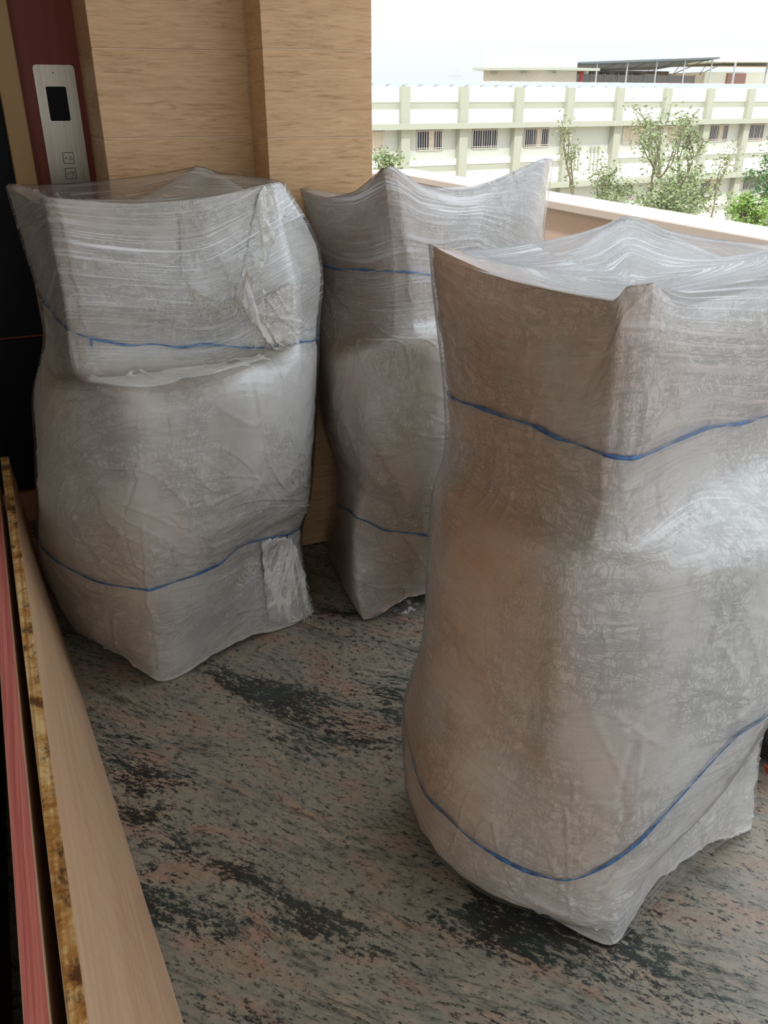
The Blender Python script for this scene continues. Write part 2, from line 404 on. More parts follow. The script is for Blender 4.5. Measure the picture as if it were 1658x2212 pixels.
def base_grid(cols, NT, NS):
    A = np.array(cols, float)                 # columns x levels x 3
    A = np.roll(A, -ROLL, axis=0)             # seam goes to the back
    K = len(A)
    ch = np.linalg.norm(np.roll(A, -1, axis=0)-A, axis=2).mean(axis=1)**.75
    T = np.concatenate([[0], np.cumsum(ch)]); T /= T[-1]
    cv = np.linalg.norm(A[:, 1:]-A[:, :-1], axis=2).mean(axis=0)**.8
    S = np.concatenate([[0], np.cumsum(cv)]); S /= S[-1]
    q = np.arange(NT)/NT
    G = hermite(A, T, q, True)                # NT x levels x 3
    i = np.clip(np.searchsorted(T, q, side='right')-1, 0, K-1); f = ((q-T[i])/(T[i+1]-T[i]))[:, None, None]
    lin_ = A[i]*(1-f)+A[(i+1) % K]*f          # straight runs between the posts
    k_ = np.array([.6, .5, .3, .10, .0, .0, .06, .6, .72, .72, .6])[None, :, None]
    G = G*(1-k_)+lin_*k_
    for _ in range(3): G = (np.roll(G, 1, 0)+2*G+np.roll(G, -1, 0))/4
    G = np.swapaxes(G, 0, 1)
    r = np.linspace(0, 1, NS)
    return hermite(G, S, r, False), T, S       # NS x NT x 3
def grid_normals(G):
    du = np.roll(G, -1, axis=1)-np.roll(G, 1, axis=1)
    dv = np.gradient(G, axis=0)
    n = np.cross(du, dv)
    return n/(np.linalg.norm(n, axis=2, keepdims=True)+1e-12)
def arc_uv(G):
    du = np.linalg.norm(np.roll(G, -1, axis=1)-G, axis=2).mean(axis=0)
    u = np.concatenate([[0], np.cumsum(du)])[:-1]
    dv = np.linalg.norm(G[1:]-G[:-1], axis=2).mean(axis=1)
    v = np.concatenate([[0], np.cumsum(dv)])
    U, V = np.meshgrid(u, v)
    return U, V
def sample(G, ts):
    NS, NT = G.shape[:2]
    out = []
    for t, s in ts:
        x = (t % 1)*NT; y = min(max(s, 0), 1)*(NS-1)
        i = int(x) % NT; j = min(int(y), NS-2); fx = x-int(x); fy = y-j
        a = G[j, i]*(1-fx)+G[j, (i+1) % NT]*fx
        b = G[j+1, i]*(1-fx)+G[j+1, (i+1) % NT]*fx
        out.append(a*(1-fy)+b*fy)
    return np.array(out)

DATA = {
'B1': [
 [[0.179,2.15,0.009],[0.179,2.15,0.065],[0.183,2.14,0.171],[0.186,2.12,0.327],[0.186,2.12,0.535],[0.205,2.13,0.761],[0.203,2.17,0.927],[0.116,2.38,0.922],[0.115,2.4,1.115],[0.111,2.42,1.29],[0.109,2.44,1.37]],
 [[0.227,2.15,-0.002],[0.232,2.145,0.052],[0.236,2.14,0.156],[0.224,2.12,0.317],[0.233,2.1,0.535],[0.261,2.11,0.759],[0.288,2.15,0.922],[0.157,2.365,0.921],[0.155,2.385,1.114],[0.144,2.4,1.291],[0.132,2.42,1.371]],
 [[0.355,2.2,0.017],[0.35,2.19,0.075],[0.355,2.17,0.172],[0.362,2.14,0.319],[0.361,2.08,0.518],[0.379,2.09,0.748],[0.407,2.14,0.929],[0.31,2.35,0.927],[0.308,2.36,1.106],[0.307,2.38,1.261],[0.3,2.42,1.35]],
 [[0.507,2.26,0.018],[0.509,2.25,0.082],[0.51,2.23,0.182],[0.516,2.21,0.342],[0.512,2.12,0.527],[0.522,2.11,0.717],[0.542,2.17,0.936],[0.489,2.33,0.925],[0.481,2.34,1.095],[0.489,2.37,1.252],[0.498,2.42,1.354]],
 [[0.666,2.29,-0.018],[0.662,2.29,0.054],[0.655,2.3,0.177],[0.657,2.31,0.311],[0.666,2.24,0.474],[0.676,2.22,0.65],[0.711,2.27,0.888],[0.718,2.32,0.985],[0.721,2.35,1.138],[0.711,2.4,1.285],[0.714,2.46,1.383]],
 [[0.751,2.34,-0.028],[0.736,2.35,0.056],[0.725,2.38,0.171],[0.73,2.4,0.286],[0.756,2.38,0.411],[0.771,2.36,0.581],[0.806,2.39,0.843],[0.824,2.42,0.979],[0.851,2.45,1.125],[0.837,2.5,1.247],[0.762,2.52,1.38]],
 [[0.709,2.6,-0.082],[0.703,2.6,-0.04],[0.699,2.6,0.06],[0.706,2.6,0.175],[0.748,2.6,0.37],[0.777,2.6,0.524],[0.813,2.62,0.779],[0.823,2.63,0.932],[0.853,2.65,1.077],[0.858,2.65,1.192],[0.779,2.66,1.306]],
 [[0.586,2.833,0.004],[0.586,2.833,0.08],[0.588,2.823,0.2],[0.598,2.826,0.3],[0.603,2.847,0.55],[0.613,2.849,0.8],[0.62,2.86,0.9],[0.62,2.86,0.95],[0.63,2.86,1.15],[0.63,2.87,1.29],[0.626,2.86,1.396]],
 [[0.511,2.846,0.004],[0.511,2.846,0.08],[0.513,2.837,0.2],[0.511,2.846,0.3],[0.504,2.876,0.55],[0.504,2.876,0.8],[0.56,2.9,0.9],[0.56,2.9,0.95],[0.56,2.9,1.15],[0.57,2.9,1.29],[0.587,2.88,1.404]],
 [[0.289,2.785,0.04],[0.289,2.785,0.08],[0.286,2.795,0.15],[0.278,2.834,0.3],[0.271,2.863,0.55],[0.271,2.863,0.8],[0.33,2.88,0.9],[0.32,2.87,0.95],[0.32,2.86,1.15],[0.32,2.86,1.23],[0.3,2.85,1.27]],
 [[0.086,2.687,0.07],[0.074,2.694,0.09],[0.059,2.712,0.15],[0.045,2.729,0.25],[0.041,2.748,0.5],[0.041,2.748,0.8],[0.06,2.753,0.88],[0.09,2.82,0.93],[0.085,2.83,1.1],[0.05,2.86,1.29],[0.054,2.84,1.373]],
 [[-0.032,2.55,0.06],[-0.04,2.56,0.074],[-0.055,2.56,0.123],[-0.081,2.57,0.29],[-0.056,2.58,0.478],[-0.031,2.58,0.66],[-0.008,2.6,0.812],[0.044,2.66,0.934],[0.058,2.7,1.074],[0.038,2.76,1.251],[0.025,2.8,1.373]],
 [[0.004,2.42,0.051],[-0.008,2.42,0.062],[-0.025,2.42,0.098],[-0.044,2.42,0.277],[-0.022,2.42,0.496],[0.006,2.42,0.684],[0.036,2.44,0.854],[0.064,2.56,0.916],[0.084,2.6,1.078],[0.083,2.62,1.241],[0.069,2.64,1.35]],
 [[0.068,2.27,0.085],[0.056,2.27,0.097],[0.042,2.26,0.147],[0.05,2.25,0.301],[0.071,2.25,0.526],[0.096,2.26,0.73],[0.113,2.3,0.893],[0.088,2.47,0.907],[0.104,2.49,1.098],[0.099,2.51,1.255],[0.089,2.53,1.348]]],
'B2': [
 [[0.881,2.21,0.011],[0.872,2.215,0.063],[0.869,2.23,0.164],[0.889,2.26,0.338],[0.906,2.2,0.542],[0.926,2.19,0.741],[0.975,2.25,0.926],[1.041,2.33,0.957],[1.045,2.34,1.116],[1.03,2.35,1.313],[1.02,2.36,1.423]],
 [[0.92,2.21,0.007],[0.92,2.21,0.053],[0.93,2.215,0.158],[0.946,2.22,0.311],[0.959,2.14,0.541],[0.983,2.13,0.752],[1.024,2.19,0.94],[1.106,2.31,0.959],[1.097,2.32,1.115],[1.07,2.34,1.313],[1.055,2.36,1.422]],
 [[1.036,2.19,0.073],[1.044,2.19,0.09],[1.054,2.16,0.177],[1.048,2.12,0.355],[1.056,2.08,0.549],[1.076,2.07,0.759],[1.12,2.14,0.952],[1.223,2.34,0.944],[1.214,2.35,1.101],[1.203,2.37,1.264],[1.2,2.4,1.343]],
 [[1.311,2.21,0.03],[1.312,2.2,0.06],[1.314,2.18,0.15],[1.318,2.14,0.3],[1.321,2.111,0.5],[1.32,2.12,0.75],[1.316,2.16,0.9],[1.364,2.376,0.96],[1.362,2.396,1.15],[1.366,2.42,1.277],[1.384,2.46,1.348]],
 [[1.48,2.228,0.004],[1.48,2.228,0.08],[1.489,2.239,0.2],[1.501,2.22,0.35],[1.513,2.201,0.55],[1.512,2.211,0.8],[1.509,2.241,0.9],[1.586,2.46,0.96],[1.611,2.48,1.049],[1.618,2.48,1.274],[1.646,2.5,1.425]],
 [[1.516,2.272,0.004],[1.516,2.272,0.08],[1.524,2.283,0.2],[1.554,2.286,0.35],[1.584,2.289,0.55],[1.584,2.289,0.8],[1.581,2.319,0.9],[1.62,2.524,0.96],[1.705,2.55,1.03],[1.71,2.56,1.231],[1.719,2.56,1.417]],
 [[1.478,2.529,0.03],[1.478,2.529,0.08],[1.488,2.53,0.2],[1.538,2.535,0.35],[1.578,2.54,0.55],[1.578,2.54,0.8],[1.568,2.539,0.9],[1.582,2.691,0.96],[1.6,2.713,1.15],[1.6,2.713,1.24],[1.6,2.713,1.28]],
 [[1.45,2.798,0.004],[1.45,2.798,0.08],[1.452,2.778,0.2],[1.462,2.779,0.3],[1.48,2.801,0.55],[1.48,2.801,0.8],[1.488,2.822,0.9],[1.504,2.864,0.95],[1.503,2.874,1.1],[1.506,2.884,1.18],[1.492,2.883,1.24]],
 [[1.418,2.814,0.004],[1.418,2.814,0.08],[1.42,2.795,0.2],[1.419,2.805,0.3],[1.428,2.816,0.55],[1.428,2.816,0.8],[1.445,2.848,0.9],[1.45,2.898,0.95],[1.449,2.908,1.1],[1.448,2.918,1.18],[1.449,2.908,1.24]],
 [[1.172,2.768,0.04],[1.172,2.768,0.08],[1.172,2.768,0.15],[1.152,2.766,0.3],[1.151,2.771,0.55],[1.151,2.776,0.8],[1.17,2.783,0.9],[1.17,2.783,0.95],[1.17,2.788,1.15],[1.17,2.788,1.24],[1.171,2.779,1.29]],
 [[0.974,2.68,0.007],[0.963,2.7,0.03],[0.972,2.72,0.08],[0.989,2.73,0.213],[1.01,2.72,0.443],[0.996,2.72,0.626],[0.992,2.72,0.797],[0.99,2.72,0.912],[0.998,2.74,1.05],[0.974,2.75,1.231],[0.926,2.75,1.337]],
 [[0.913,2.66,0.041],[0.918,2.66,0.081],[0.939,2.64,0.165],[0.942,2.62,0.289],[0.932,2.6,0.455],[0.889,2.58,0.617],[0.887,2.6,0.76],[0.9,2.62,0.927],[0.925,2.66,1.084],[0.911,2.7,1.226],[0.891,2.72,1.338]],
 [[0.901,2.52,0.027],[0.902,2.52,0.056],[0.91,2.5,0.143],[0.914,2.5,0.31],[0.896,2.44,0.497],[0.86,2.42,0.674],[0.868,2.44,0.837],[0.917,2.54,0.921],[0.944,2.57,1.084],[0.954,2.6,1.236],[0.949,2.62,1.319]],
 [[0.886,2.34,0.005],[0.876,2.34,0.045],[0.882,2.35,0.151],[0.899,2.37,0.336],[0.891,2.3,0.512],[0.883,2.29,0.714],[0.909,2.33,0.891],[0.985,2.44,0.933],[1.011,2.46,1.098],[1.013,2.48,1.261],[1.01,2.49,1.35]]],
'B3': [
 [[0.884,0.89,0.004],[0.886,0.885,0.05],[0.809,0.915,0.091],[0.8,0.93,0.22],[0.785,0.955,0.5],[0.785,0.965,0.8],[0.795,0.975,0.895],[0.816,0.985,0.944],[0.813,0.985,1.157],[0.808,0.985,1.302],[0.819,0.995,1.354]],
 [[0.914,0.877,0.004],[0.909,0.876,0.05],[0.885,0.87,0.11],[0.872,0.885,0.22],[0.865,0.9,0.5],[0.87,0.915,0.8],[0.88,0.93,0.9],[0.863,0.965,0.935],[0.856,0.965,1.157],[0.849,0.965,1.302],[0.858,0.985,1.357]],
 [[1.062,0.941,0.05],[1.062,0.941,0.08],[1.059,0.953,0.17],[1.077,0.885,0.3],[1.093,0.864,0.5],[1.076,0.89,0.8],[1.069,0.914,0.9],[1.046,1.001,0.955],[1.041,1.02,1.15],[0.953,1.02,1.265],[0.955,1.03,1.305]],
 [[1.248,0.983,0.04],[1.247,0.984,0.09],[1.24,1.012,0.22],[1.256,0.954,0.4],[1.268,0.905,0.56],[1.263,0.924,0.8],[1.256,0.954,0.9],[1.23,1.05,0.955],[1.223,1.074,1.15],[1.222,1.079,1.25],[1.218,1.094,1.31]],
 [[1.404,0.999,0.004],[1.405,1.014,0.08],[1.4,1.034,0.26],[1.417,1.007,0.44],[1.435,0.981,0.6],[1.442,0.993,0.8],[1.434,1.022,0.9],[1.391,1.104,0.95],[1.39,1.109,1.15],[1.394,1.115,1.29],[1.398,1.137,1.365]],
 [[1.425,1.035,0.004],[1.429,1.041,0.08],[1.424,1.061,0.26],[1.446,1.056,0.44],[1.474,1.064,0.6],[1.474,1.064,0.8],[1.46,1.081,0.9],[1.42,1.153,0.95],[1.42,1.153,1.15],[1.422,1.164,1.29],[1.41,1.171,1.365]],
 [[1.342,1.287,0.03],[1.342,1.287,0.08],[1.342,1.287,0.26],[1.381,1.298,0.4],[1.439,1.313,0.6],[1.439,1.313,0.8],[1.419,1.308,0.9],[1.339,1.338,0.95],[1.339,1.338,1.15],[1.339,1.338,1.24],[1.329,1.336,1.31]],
 [[1.293,1.548,0.004],[1.293,1.548,0.08],[1.297,1.534,0.2],[1.306,1.536,0.3],[1.321,1.561,0.55],[1.321,1.561,0.8],[1.311,1.558,0.9],[1.294,1.544,0.95],[1.293,1.548,1.15],[1.296,1.555,1.29],[1.276,1.554,1.365]],
 [[1.257,1.565,0.004],[1.257,1.565,0.08],[1.26,1.555,0.2],[1.255,1.575,0.3],[1.259,1.596,0.55],[1.259,1.596,0.8],[1.252,1.584,0.9],[1.256,1.57,0.95],[1.255,1.575,1.15],[1.252,1.584,1.29],[1.246,1.567,1.365]],
 [[1.018,1.49,0.04],[1.018,1.49,0.08],[1.018,1.49,0.15],[0.986,1.534,0.3],[0.976,1.572,0.55],[0.979,1.563,0.8],[0.984,1.543,0.9],[0.992,1.473,0.95],[0.995,1.463,1.15],[0.985,1.461,1.24],[0.978,1.448,1.29]],
 [[0.74,1.44,0.05],[0.73,1.45,0.07],[0.705,1.47,0.12],[0.7,1.48,0.25],[0.74,1.447,0.5],[0.743,1.437,0.8],[0.746,1.428,0.88],[0.754,1.415,0.93],[0.748,1.418,1.1],[0.718,1.415,1.29],[0.699,1.389,1.365]],
 [[0.7,1.36,0.05],[0.665,1.36,0.065],[0.655,1.365,0.12],[0.665,1.375,0.25],[0.691,1.361,0.5],[0.705,1.365,0.8],[0.716,1.363,0.88],[0.749,1.356,0.93],[0.737,1.363,1.1],[0.701,1.364,1.29],[0.686,1.36,1.365]],
 [[0.68,1.19,0.045],[0.655,1.18,0.06],[0.638,1.19,0.11],[0.645,1.2,0.25],[0.681,1.203,0.5],[0.701,1.209,0.8],[0.715,1.212,0.88],[0.759,1.224,0.93],[0.759,1.224,1.1],[0.751,1.232,1.25],[0.761,1.235,1.325]],
 [[0.745,1.055,0.04],[0.725,1.035,0.055],[0.705,1.03,0.1],[0.71,1.04,0.25],[0.742,1.033,0.5],[0.747,1.035,0.8],[0.757,1.037,0.9],[0.788,1.077,0.95],[0.788,1.077,1.12],[0.805,1.0,1.285],[0.802,1.005,1.332]]]}
TS = {
'B1': {'cord_high': [[0.1711,0.8147],[0.2522,0.7846],[0.3678,0.773],[0.3956,0.7629],[0.4167,0.7546],[0.4378,0.7446],[0.4644,0.7479],[0.4878,0.7362],[0.5144,0.7479],[0.54,0.7262],[0.5644,0.6928],[0.5833,0.6811],[0.6478,0.6628]],
 'cord_low': [[0.2067,0.2538],[0.2622,0.2454],[0.3089,0.2337],[0.3622,0.2254],[0.4222,0.2437],[0.4856,0.2554],[0.5344,0.2471],[0.5722,0.2521],[0.6,0.2321],[0.6411,0.2287]],
 'flap': [[0.5,0.9649],[0.5556,0.9766],[0.5767,0.9583],[0.5667,0.8698],[0.5533,0.8114],[0.5356,0.808],[0.5133,0.828],[0.4956,0.8598]],
 'flap_low': [[0.5333,0.2554],[0.6067,0.2337],[0.6533,0.0968],[0.6478,0.0117],[0.5756,0.0167],[0.5489,0.0351],[0.5422,0.1352]],
 'hole': [[0.5011,0.1853]],
 'creases': [[0.01,-0.008,[[0.36,0.4391],[0.3467,0.394],[0.34,0.3523],[0.3433,0.3088],[0.3489,0.2621]]],[0.005,-0.006,[[0.4467,0.5626],[0.4444,0.5008],[0.4467,0.4558],[0.4389,0.4057],[0.44,0.3773]]],[0.006,-0.006,[[0.5778,0.798],[0.57,0.7062],[0.5378,0.5342],[0.5456,0.404],[0.5289,0.3456],[0.52,0.2671]]],[0.008,0.006,[[0.3833,0.3756],[0.4378,0.394],[0.4867,0.4057],[0.5178,0.4224]]],[0.007,-0.007,[[0.4044,0.374],[0.4256,0.3506],[0.4544,0.3255],[0.4667,0.3105]]],[0.012,0.008,[[0.3689,0.3573],[0.3611,0.222],[0.3678,0.1152],[0.3678,0.0134]]],[0.01,-0.006,[[0.3156,0.3139],[0.3344,0.2771],[0.3511,0.2404],[0.3633,0.227]]],[0.01,0.006,[[0.3067,0.2471],[0.3067,0.1753],[0.3078,0.1018]]],[0.008,-0.006,[[0.3033,0.1002],[0.33,0.1352],[0.36,0.1753]]],[0.008,0.007,[[0.2911,0.4491],[0.3244,0.4424],[0.3433,0.4441]]],[0.008,0.006,[[0.3956,0.4224],[0.4389,0.4407],[0.4878,0.4457],[0.5289,0.4391]]],[0.009,0.008,[[0.3822,0.5876],[0.4344,0.5893],[0.4911,0.5977],[0.53,0.6077]]],[0.008,-0.006,[[0.4422,0.3406],[0.4411,0.2588],[0.4322,0.192]]],[0.006,0.005,[[0.4622,0.399],[0.4667,0.3422],[0.4644,0.2955]]],[0.006,0.005,[[0.4967,0.4073],[0.4944,0.3339]]],[0.008,0.005,[[0.3689,0.5476],[0.3667,0.4708],[0.3578,0.4073]]],[0.01,-0.005,[[0.4989,0.9783],[0.4944,0.9065],[0.5,0.8598],[0.5022,0.8197]]],[0.008,0.006,[[0.2089,0.3272],[0.2567,0.3189],[0.3122,0.2888],[0.3433,0.2705]]],[0.007,-0.006,[[0.3944,0.5476],[0.4078,0.4708],[0.3956,0.4457]]],[0.01,0.007,[[0.3889,0.9533],[0.3844,0.8264],[0.3922,0.7095]]],[0.012,-0.008,[[0.3367,0.9599],[0.3456,0.8247],[0.3644,0.7095]]],[0.04,-0.02,[[0.6356,0.3005],[0.57,0.2788],[0.5233,0.2538],[0.4856,0.2638]]],[0.035,0.01,[[0.6044,0.394],[0.5533,0.3689],[0.5144,0.3422],[0.4733,0.3489]]],[0.012,-0.01,[[0.5311,0.2337],[0.5333,0.1402],[0.5433,0.0301]]]],
 'flap_strip': [[0.5878,0.995],[0.6422,0.9917],[0.6011,0.9065],[0.5744,0.8347],[0.5833,0.7663],[0.5978,0.6795],[0.5789,0.6611],[0.5689,0.7362],[0.5467,0.8114],[0.5622,0.8731],[0.5767,0.9416]],
 'flap_side': [[0.5622,0.7947],[0.59,0.8013],[0.6156,0.8114],[0.6233,0.7245],[0.6089,0.6694],[0.5844,0.6745],[0.5778,0.7295]]},
'B2': {'cord_high': [[0.1611,0.8414],[0.2444,0.8381],[0.3056,0.8331],[0.37,0.8314],[0.4156,0.8264]],
 'cord_low': [[0.1644,0.2037],[0.3067,0.2404],[0.3522,0.2504],[0.3978,0.2371],[0.4444,0.2137]],
 'creases': [[0.007,-0.01,[[0.2867,0.5442],[0.3011,0.5058],[0.3211,0.4641],[0.3444,0.4157],[0.3678,0.3706],[0.3911,0.3222]]],[0.01,-0.007,[[0.3633,0.3639],[0.3922,0.2871],[0.4111,0.2204]]],[0.01,0.006,[[0.3467,0.2955],[0.3767,0.2387],[0.3956,0.1786],[0.4267,0.0234]]],[0.007,0.007,[[0.3444,0.5159],[0.3778,0.5142],[0.4178,0.5042],[0.4433,0.4925]]],[0.007,0.007,[[0.37,0.3606],[0.4122,0.3489],[0.4433,0.3456]]],[0.007,0.006,[[0.4067,0.2771],[0.4244,0.2755],[0.4456,0.2654]]],[0.005,-0.004,[[0.38,0.4825],[0.4067,0.429],[0.44,0.3406]]],[0.006,0.005,[[0.3378,0.5292],[0.3689,0.5342],[0.3922,0.5292]]],[0.012,0.006,[[0.1678,0.7963],[0.21,0.7496],[0.2344,0.6728]]],[0.008,-0.004,[[0.2911,0.7713],[0.3011,0.7346],[0.3089,0.6544]]],[0.01,0.007,[[0.37,0.9766],[0.3611,0.823],[0.3667,0.7179]]],[0.012,-0.008,[[0.3178,0.9182],[0.3233,0.8214],[0.3289,0.7279]]],[0.04,-0.022,[[0.1922,0.4558],[0.2022,0.384],[0.2656,0.3523],[0.3433,0.3072],[0.3722,0.3005]]],[0.03,-0.014,[[0.3767,0.2922],[0.4067,0.1987],[0.4233,0.0935]]],[0.035,0.012,[[0.2533,0.5058],[0.3011,0.4107],[0.3589,0.3506]]]]},
'B3': {'cord_high': [[0.1389,0.823],[0.2022,0.828],[0.2667,0.8264],[0.3144,0.8114],[0.3533,0.7963],[0.3922,0.7963],[0.4289,0.798],[0.4733,0.7947],[0.5311,0.7796],[0.5756,0.7763]],
 'cord_low': [[0.1622,0.2053],[0.1889,0.2003],[0.2378,0.207],[0.2844,0.1953],[0.3222,0.1987],[0.3556,0.217],[0.3878,0.2538],[0.4111,0.2788],[0.4356,0.3306],[0.4622,0.384],[0.4778,0.4007]],
 'creases': [[0.006,0.007,[[0.2578,0.404],[0.2911,0.4124],[0.3422,0.4274],[0.3767,0.4341],[0.3967,0.4508]]],[0.006,0.008,[[0.2622,0.3589],[0.2878,0.3656],[0.3278,0.3756],[0.3644,0.389],[0.3889,0.4007]]],[0.006,0.005,[[0.27,0.4524],[0.3244,0.4708],[0.3622,0.4825],[0.3844,0.4875]]],[0.005,0.005,[[0.2767,0.5326],[0.3278,0.5543],[0.3689,0.5643],[0.3956,0.571]]],[0.006,0.004,[[0.2256,0.4674],[0.2567,0.4741],[0.3,0.4891],[0.3578,0.5058]]],[0.012,-0.012,[[0.4856,0.6244],[0.4589,0.5643],[0.4489,0.5008],[0.4267,0.4708],[0.4044,0.4441],[0.3944,0.4341]]],[0.01,0.01,[[0.4744,0.6227],[0.45,0.5743],[0.4411,0.5192],[0.4233,0.4825],[0.3978,0.4591]]],[0.012,-0.012,[[0.3978,0.414],[0.3944,0.3773],[0.3944,0.3422],[0.3989,0.3172]]],[0.008,0.008,[[0.4033,0.419],[0.4033,0.3706],[0.4044,0.3289],[0.3989,0.3088]]],[0.007,0.006,[[0.3611,0.3589],[0.36,0.3172],[0.3622,0.2805]]],[0.007,0.006,[[0.3422,0.3172],[0.3578,0.3289],[0.3744,0.3372],[0.3889,0.3372]]],[0.01,0.01,[[0.5,0.4658],[0.4567,0.4391],[0.43,0.389],[0.41,0.3389],[0.3822,0.3005],[0.3611,0.2788]]],[0.008,-0.01,[[0.4989,0.4424],[0.4622,0.4174],[0.4356,0.3656],[0.4144,0.3189],[0.3933,0.2938],[0.3656,0.2621]]],[0.006,0.007,[[0.4967,0.3639],[0.4622,0.3272],[0.4311,0.2805],[0.3989,0.2487],[0.3767,0.1987]]],[0.006,0.006,[[0.6033,0.1068],[0.4567,0.2671],[0.4222,0.2287],[0.3844,0.1886]]],[0.006,0.006,[[0.59,0.0634],[0.5133,0.0618],[0.4211,0.1569],[0.3867,0.1519]]],[0.008,0.008,[[0.3556,0.3155],[0.3556,0.2354],[0.3589,0.1386]]],[0.008,-0.007,[[0.4211,0.7629],[0.4256,0.7262],[0.4233,0.6828]]],[0.008,-0.006,[[0.4633,0.7362],[0.4544,0.7045],[0.4422,0.6778]]],[0.007,0.005,[[0.5067,0.7629],[0.5389,0.7279],[0.5556,0.7078]]],[0.006,0.005,[[0.2678,0.8831],[0.2967,0.8748],[0.3478,0.8531]]],[0.006,0.005,[[0.2822,0.9316],[0.2978,0.9232],[0.3478,0.9048]]],[0.007,0.004,[[0.24,0.9482],[0.2667,0.9165],[0.3133,0.8965]]],[0.006,0.005,[[0.25,0.5042],[0.2544,0.4491],[0.2622,0.4073]]],[0.008,0.006,[[0.37,0.5509],[0.3744,0.5175],[0.3744,0.4725]]],[0.012,-0.009,[[0.3556,0.9816],[0.36,0.8381],[0.3589,0.7012]]],[0.009,0.007,[[0.3933,0.9833],[0.3922,0.8381],[0.3922,0.7062]]],[0.03,-0.014,[[0.3811,0.1336],[0.4122,0.202],[0.4433,0.2504],[0.4744,0.3088],[0.6156,0.1319]]]]}}

# ---------------------------------------------------------------- bundle materials
def fabric_mat(name, warm_c, warm_dir, warm_rng, warm_amt, z_rng):
    b = NB(name); uv = b.co('UV'); ob = b.co('Object')
    wv = b.noise(b.remap(uv, (1, .35, 1)), 420, 2, .5); wv2 = b.noise(b.remap(uv, (.35, 1, 1)), 420, 2, .5)
    pebb = b.noise(b.remap(uv, (1, 1.4, 1)), 230, 2, .5)
    h = b.math('ADD', b.math('MULTIPLY', b.math('ADD', wv, wv2), .5), b.math('MULTIPLY', pebb, .8))
    crk = b.noise(b.remap(uv, (1, 2.6, 1)), 13, 6, .65, 1.2)
    crk2 = b.noise(b.remap(uv, (2.6, 1, 1)), 17, 6, .65, 1.5)
    rd = b.math('ADD', b.ramp(b.math('ABSOLUTE', b.math('SUBTRACT', crk, .5)), [(0, 1.0), (.035, 0.0)]), b.ramp(b.math('ABSOLUTE', b.math('SUBTRACT', crk2, .5)), [(0, 1.0), (.03, 0.0)]))
    rd = b.math('MULTIPLY', rd, b.ramp(b.noise(uv, 4.5, 3), [(.42, 0.15), (.6, 1.0)]))
    n1 = b.bump(h, .32, .0012)
    n2 = b.bump(rd, .6, .003, n1)
    # brown upholstery showing through the woven plastic, plus wood wall reflection painted in
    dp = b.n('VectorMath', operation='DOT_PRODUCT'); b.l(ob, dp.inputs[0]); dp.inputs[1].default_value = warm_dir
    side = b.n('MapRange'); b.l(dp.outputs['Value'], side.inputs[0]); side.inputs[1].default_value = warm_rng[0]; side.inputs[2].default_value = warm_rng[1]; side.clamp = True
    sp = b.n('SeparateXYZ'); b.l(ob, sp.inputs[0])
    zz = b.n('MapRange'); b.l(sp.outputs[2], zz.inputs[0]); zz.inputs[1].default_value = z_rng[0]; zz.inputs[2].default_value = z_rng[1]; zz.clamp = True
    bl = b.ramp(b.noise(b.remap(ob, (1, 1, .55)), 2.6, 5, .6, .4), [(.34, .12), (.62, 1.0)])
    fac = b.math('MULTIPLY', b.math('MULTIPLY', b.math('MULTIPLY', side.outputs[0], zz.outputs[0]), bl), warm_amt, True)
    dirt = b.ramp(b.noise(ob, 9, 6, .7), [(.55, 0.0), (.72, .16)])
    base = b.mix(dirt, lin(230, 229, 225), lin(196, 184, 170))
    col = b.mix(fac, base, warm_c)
    p = b.pbr(col, .55, .35, 0, n2); p.inputs['Subsurface Weight'].default_value = 0
    p.inputs['Coat Weight'].default_value = .25; p.inputs['Coat Roughness'].default_value = .22
    return b.m
